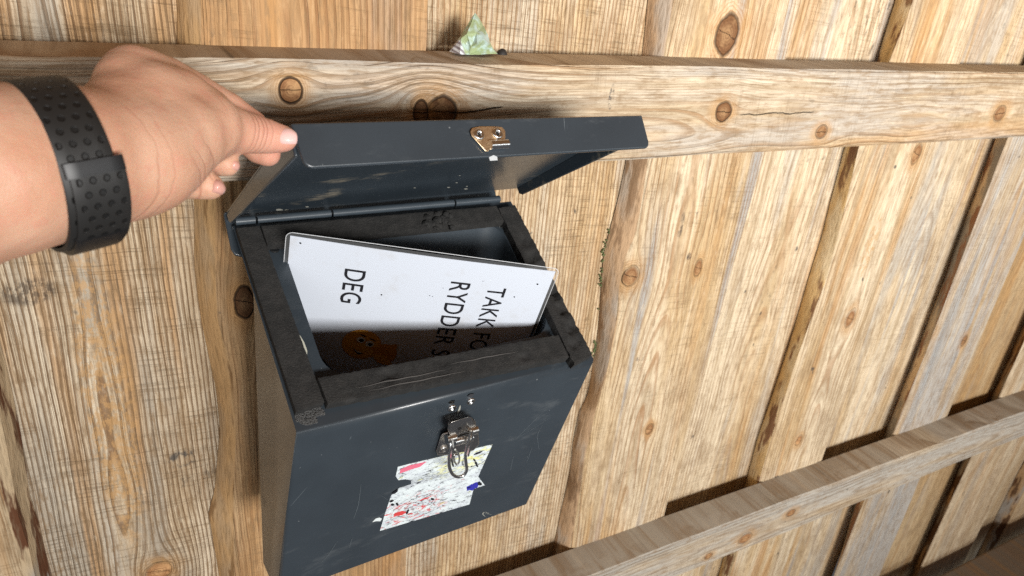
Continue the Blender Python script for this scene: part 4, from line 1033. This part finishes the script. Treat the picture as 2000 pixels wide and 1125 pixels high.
chains = [
    [(-900, 700, .30, 330), (-420, 470, .39, 215), (-120, 365, .45, 182), (0, 334, .47, 172), (80, 322, .49, 160), (140, 314, .505, 148), (190, 305, .522, 133)],   # forearm to wrist
    [(190, 305, .522, 133), (240, 308, .545, 124), (275, 308, .56, 114)],
    [(200, 290, .53, 100), (232, 220, .565, 68), (248, 165, .60, 63), (262, 150, .625, 64), (285, 155, .64, 62)],                   # back of the hand to the index knuckle
    [(245, 235, .57, 92), (300, 205, .61, 86), (345, 205, .64, 74), (395, 225, .67, 60)],
    [(250, 270, .565, 110), (300, 240, .60, 95), (350, 245, .635, 85)],
    [(262, 302, .56, 120), (305, 290, .585, 106), (350, 266, .615, 88), (398, 247, .66, 73)],                  # ball of the thumb
    [(398, 247, .66, 72), (430, 250, .69, 55), (462, 256, .712, 45), (492, 261, .733, 40), (520, 266, .75, 35), (545, 270, .763, 29), (555, 271, .768, 26)],   # thumb
    [(285, 155, .64, 62), (325, 158, .68, 50), (385, 184, .73, 41), (445, 216, .775, 37), (490, 247, .80, 34), (508, 274, .803, 30), (522, 299, .80, 27)],    # index finger
    [(480, 274, .80, 28), (505, 294, .80, 27)],
    [(300, 235, .63, 62), (345, 280, .68, 42), (385, 306, .712, 33), (420, 318, .718, 27), (443, 321, .718, 25)],  # middle finger
    [(300, 270, .61, 60), (335, 330, .645, 42), (362, 360, .66, 32), (388, 364, .664, 28), (410, 364, .667, 28)],   # ring finger
    [(285, 310, .60, 58), (320, 350, .66, 34), (345, 362, .69, 27), (368, 355, .70, 24)],                     # little finger
    [(235, 338, .545, 100), (270, 338, .57, 90), (302, 332, .595, 78)],                                       # heel of the hand
]
chains = [[(a, b, dz(c_), r_) for a, b, c_, r_ in ch_] for ch_ in chains]
me = chain_geo(chains)
tmp = bpy.data.objects.new('tmp', me); C.objects.link(tmp)
rm = tmp.modifiers.new('r', 'REMESH'); rm.mode = 'VOXEL'; rm.voxel_size = 0.0011
sm = tmp.modifiers.new('s', 'SMOOTH'); sm.factor = 0.5; sm.iterations = 12
dg = bpy.context.evaluated_depsgraph_get()
ev = bpy.data.meshes.new_from_object(tmp.evaluated_get(dg)); bpy.data.objects.remove(tmp)
tmp = bpy.data.objects.new('tmp', ev); C.objects.link(tmp)
vg = tmp.vertex_groups.new(name='palm')
co = np.array([v.co for v in ev.vertices]); co[:, 2] -= Z0; co /= K
cc_ = (co - CP) @ R; pxs = 1000 + FPX * cc_[:, 0] / cc_[:, 2]
for i, x_ in enumerate(pxs):
    f = min(1, max(0, (440 - x_) / 110))
    if cc_[i, 2] > .615 and x_ > 330: f = 0
    if f > 0: vg.add([i], f, 'REPLACE')
s2_ = tmp.modifiers.new('s2', 'SMOOTH'); s2_.factor = 0.5; s2_.iterations = 60; s2_.vertex_group = 'palm'
s3_ = tmp.modifiers.new('s3', 'SMOOTH'); s3_.factor = 0.5; s3_.iterations = 4
dg = bpy.context.evaluated_depsgraph_get()
hm = bpy.data.meshes.new_from_object(tmp.evaluated_get(dg))
bpy.data.objects.remove(tmp)
ts = NT('skin'); P = ts.tc.outputs['Object']
s1 = ts.noise(P, 26, 4, 0.55); s2 = ts.noise(P, 190, 3, 0.6); s3 = ts.noise(P, 1500, 2)
sc_ = ts.mix(ts.step(s1, 0.32, 0.68), (0.52, 0.275, 0.175), (0.58, 0.35, 0.24))
sc_ = ts.mix(ts.mul(ts.step(s2, 0.46, 0.70), 0.35), sc_, (0.56, 0.235, 0.165))
hx = ts.sep(P)[0]
sc_ = ts.mix(ts.mul(ts.step(hx, 0.030, 0.075), 0.75), sc_, (0.62, 0.275, 0.21))   # pinker towards the fingers
HO = np.array(wm(camP(250, 280, .56)))
def dzz(d): return d if d < .52 else .52 + (d - .52) * .518
def crease(px, py, d, ax_px, offs, reach, wd, wig):
    p0 = np.array(wm(camP(px, py, dzz(d)))) - HO; p1 = np.array(wm(camP(px + ax_px[0], py + ax_px[1], dzz(d) + ax_px[2]))) - HO
    ax = (p1 - p0) / np.linalg.norm(p1 - p0)
    X_, Y_, Z_ = ts.sep(P)
    rx, ry, rz = ts.sub(X_, float(p0[0])), ts.sub(Y_, float(p0[1])), ts.sub(Z_, float(p0[2]))
    sdist = ts.add(ts.add(ts.mul(rx, float(ax[0])), ts.mul(ry, float(ax[1]))), ts.mul(rz, float(ax[2])))
    sdist = ts.mad(ts.sub(ts.noise(P, 130, 2), 0.5), wig, sdist)
    dist = ts.m('SQRT', ts.add(ts.add(ts.mul(rx, rx), ts.mul(ry, ry)), ts.mul(rz, rz)))
    gate_ = ts.sub(1.0, ts.step(dist, reach * 0.6, reach)); tot = None
    for o_ in offs:
        k_ = ts.sub(1.0, ts.step(ts.m('ABSOLUTE', ts.sub(sdist, o_)), 0.0, wd))
        tot = k_ if tot is None else ts.m('MAXIMUM', tot, k_)
    return ts.mul(tot, gate_)
cr = crease(490, 255, .73, (60, 12, .03), (-0.0042, -0.0022, 0.0, 0.0018, 0.0044), 0.0125, 0.0007, 0.0012)
cr = ts.m('MAXIMUM', cr, ts.mul(crease(222, 330, .535, (60, -12, .03), (-0.0035, 0.0015), 0.030, 0.0009, 0.004), 0.7))
cr = ts.m('MAXIMUM', cr, ts.mul(crease(352, 320, .60, (50, -60, .02), (-0.004, 0.0, 0.006), 0.020, 0.0009, 0.005), 0.6))
cr = ts.m('MAXIMUM', cr, ts.mul(crease(384, 362, .66, (40, 0, .01), (0.0,), 0.012, 0.0008, 0.001), 0.9))
cr = ts.m('MAXIMUM', cr, ts.mul(crease(405, 235, .66, (60, 15, .04), (-0.004, 0.001, 0.005), 0.016, 0.0008, 0.004), 0.4))
sc_ = ts.mix(ts.mul(cr, 0.55), sc_, (0.36, 0.14, 0.09))
s4 = ts.noise(P, 55, 3, 0.6)
M_skin = ts.done(sc_, rough=0.5, spec=0.35, normal=ts.bump(ts.sub(ts.add(ts.add(ts.mul(s3, 0.5), s2), ts.mul(s4, 2.2)), ts.mul(cr, 1.2)), 0.35, 0.0009), **{'Subsurface Weight': 0.18, 'Subsurface Scale': 0.004})
M_skin.node_tree.nodes['Principled BSDF'].inputs['Subsurface Radius'].default_value = (1.0, 0.35, 0.2)
per = thing('person', 'bare forearm and hand reaching in from the left, pinching the raised lid corner', 'person', camP(-300, 460, .40))
hand = link('arm', hm, M_skin, per, np.array(wm(camP(250, 280, .56))), smooth=True)
# nails
M_nail = flat('nail', (0.85, 0.54, 0.50), 0.25)
def nail(p_base, p_tip, up, wid, thick, lift):
    """a curved nail plate between two points, `up` = outward side"""
    pb, pt_ = np.array(p_base), np.array(p_tip); ax = pt_ - pb; L_ = np.linalg.norm(ax); ax /= L_
    up = np.array(up) - ax * (np.array(up) @ ax); up /= np.linalg.norm(up); sd = np.cross(ax, up)
    g = Geo(); n_, m_ = 10, 10; rows = []
    for i in range(n_ + 1):
        f = i / n_; wdt = wid * (math.sin(math.pi * (0.16 + 0.70 * f)) ** 0.5)
        row = []
        for j in range(m_ + 1):
            q = (j / m_ - 0.5) * 2.0
            row.append(pb + ax * L_ * f + sd * wdt * math.sin(q * 1.05) + up * (lift + thick * (math.cos(q * 1.05) - 1) * 2.0 - 0.0025 * (2 * f - 1) ** 2))
        rows.append(row)
    for A, B2 in zip(rows[:-1], rows[1:]):
        for i in range(m_): g.face([A[i], A[i + 1], B2[i + 1], B2[i]])
    low = [[p - up * 0.0035 for p in r_] for r_ in rows]
    for r1_, r2_ in ((rows[0], low[0]), (rows[-1], low[-1]), ([r_[0] for r_ in rows], [r_[0] for r_ in low]), ([r_[-1] for r_ in rows], [r_[-1] for r_ in low])):
        for i in range(len(r1_) - 1): g.face([r1_[i], r1_[i + 1], r2_[i + 1], r2_[i]])
    return g.mesh()
toc = lambda px, py, d: (CP - camP(px, py, d)) / np.linalg.norm(CP - camP(px, py, d))
upc = -R[:, 1]; rtc = R[:, 0]
link('thumb_nail', nail(camP(544, 262, .634), camP(580, 264, .642), toc(560, 265, .64) * 0.85 + upc * 0.6, 0.0090, 0.003, 0.0030), M_nail, hand, smooth=True)
M_nail2 = flat('finger_nail', (0.62, 0.33, 0.27), 0.25)
link('finger_nail', nail(camP(463, 312, .622), camP(464, 331, .620), rtc * 1.0 + toc(460, 320, .72) * 0.15, 0.006, 0.002, 0.0015), M_nail2, hand, smooth=True)
link('finger_nail', nail(camP(434, 353, .594), camP(434, 377, .592), rtc * 1.0 + toc(430, 365, .66) * 0.15, 0.0075, 0.002, 0.0015), M_nail2, hand, smooth=True)

# ------------------------------------------------------------------ watch band round the wrist
tb = NT('black_silicone'); x, y, z = tb.sep(tb.tc.outputs['UV'])
ROW = 4.0
cy_ = tb.mul(x, 42.0); cx_ = tb.mul(y, ROW)
par = tb.mul(tb.m('MODULO', tb.m('FLOOR', cy_), 2.0), 0.5)
fx = tb.sub(tb.m('FRACT', tb.add(cx_, par)), 0.5); fy = tb.sub(tb.m('FRACT', cy_), 0.5)
dd = tb.m('SQRT', tb.add(tb.mul(fx, fx), tb.mul(fy, fy)))
edge = tb.mul(tb.step(y, 0.08, 0.12), tb.sub(1.0, tb.step(y, 0.88, 0.92)))
hole_ = tb.mul(tb.sub(1.0, tb.step(dd, 0.19, 0.28)), edge)
M_band = tb.done(tb.mix(hole_, (0.013, 0.0125, 0.012), (0.003, 0.003, 0.003)), rough=0.55, normal=tb.bump(tb.sub(1.0, hole_), 0.9, 0.0012))
tq = NT('black_plastic'); M_buck = tq.done((0.009, 0.009, 0.010), rough=0.45)
wa = thing('wristwatch', 'black perforated sport watch band with clasp around the wrist', 'watch', camP(150, 320, .505))
Pa, Pb_ = camP(60, 325, .490), camP(190, 302, .520)
WX = Pb_ - Pa; WX /= np.linalg.norm(WX)
WC = camP(112, 322, .498)
WU = -R[:, 1] - WX * (-R[:, 1] @ WX); WU /= np.linalg.norm(WU); WS = np.cross(WX, WU)
if WS @ (CP - WC) < 0: WS = -WS          # towards the lens
RAD = 158 * .498 / FPX
def ringpt(phi, t_, rr_):     # phi 0 = up, 90 = towards the lens
    q = math.radians(phi); return WC + WX * t_ + (WU * math.cos(q) + WS * math.sin(q)) * rr_
def band(p0, p1, r_in, r_out, wd, mat, name, shift=lambda f: 0.0, width=lambda f: 1.0, parent=None):
    bm = bmesh.new(); uvl = bm.loops.layers.uv.new('UVMap'); n_ = max(12, int(abs(p1 - p0) / 3)); prof = [(-1, 0), (-1, .75), (-.93, 1), (-.5, 1.03), (0, 1.05), (.5, 1.03), (.93, 1), (1, .75), (1, 0)]
    rows = []
    for i in range(n_ + 1):
        f = i / n_; phi = p0 + (p1 - p0) * f
        ro = (r_out(f) if callable(r_out) else r_out)
        rows.append([(bm.verts.new(wm(ringpt(phi, a * wd / 2 * width(f) + shift(f), r_in + (ro - r_in) * b))), f * abs(p1 - p0) / 360, (a + 1) / 2) for a, b in prof])
    for A, B2 in zip(rows[:-1], rows[1:]):
        for j in range(len(prof) - 1):
            q = (A[j], A[j + 1], B2[j + 1], B2[j]); f_ = bm.faces.new([v[0] for v in q])
            for l_, v in zip(f_.loops, q): l_[uvl].uv = (v[1], v[2])
    for r_ in (rows[0], rows[-1]): bm.faces.new([v[0] for v in r_])
    bmesh.ops.recalc_face_normals(bm, faces=bm.faces)
    me = bpy.data.meshes.new('m'); bm.to_mesh(me); bm.free()
    o = link(name, me, mat, parent or wa); sharp(o, 45); return o
BW = 0.0345
band(-110, 250, RAD * 0.985, RAD * 1.045, BW, M_band, 'strap')
band(102, 160, RAD * 1.046, RAD * 1.085, BW * 1.0, M_band, 'strap_tail', shift=lambda f: 0.004)
band(94, 103, RAD * 1.03, RAD * 1.10, BW * 1.07, M_buck, 'keeper_loop', shift=lambda f: 0.003)
band(150, 196, RAD * 1.05, RAD * 1.11, BW * 1.0, M_buck, 'clasp', shift=lambda f: 0.003, width=lambda f: 1.0 - 0.15 * f)
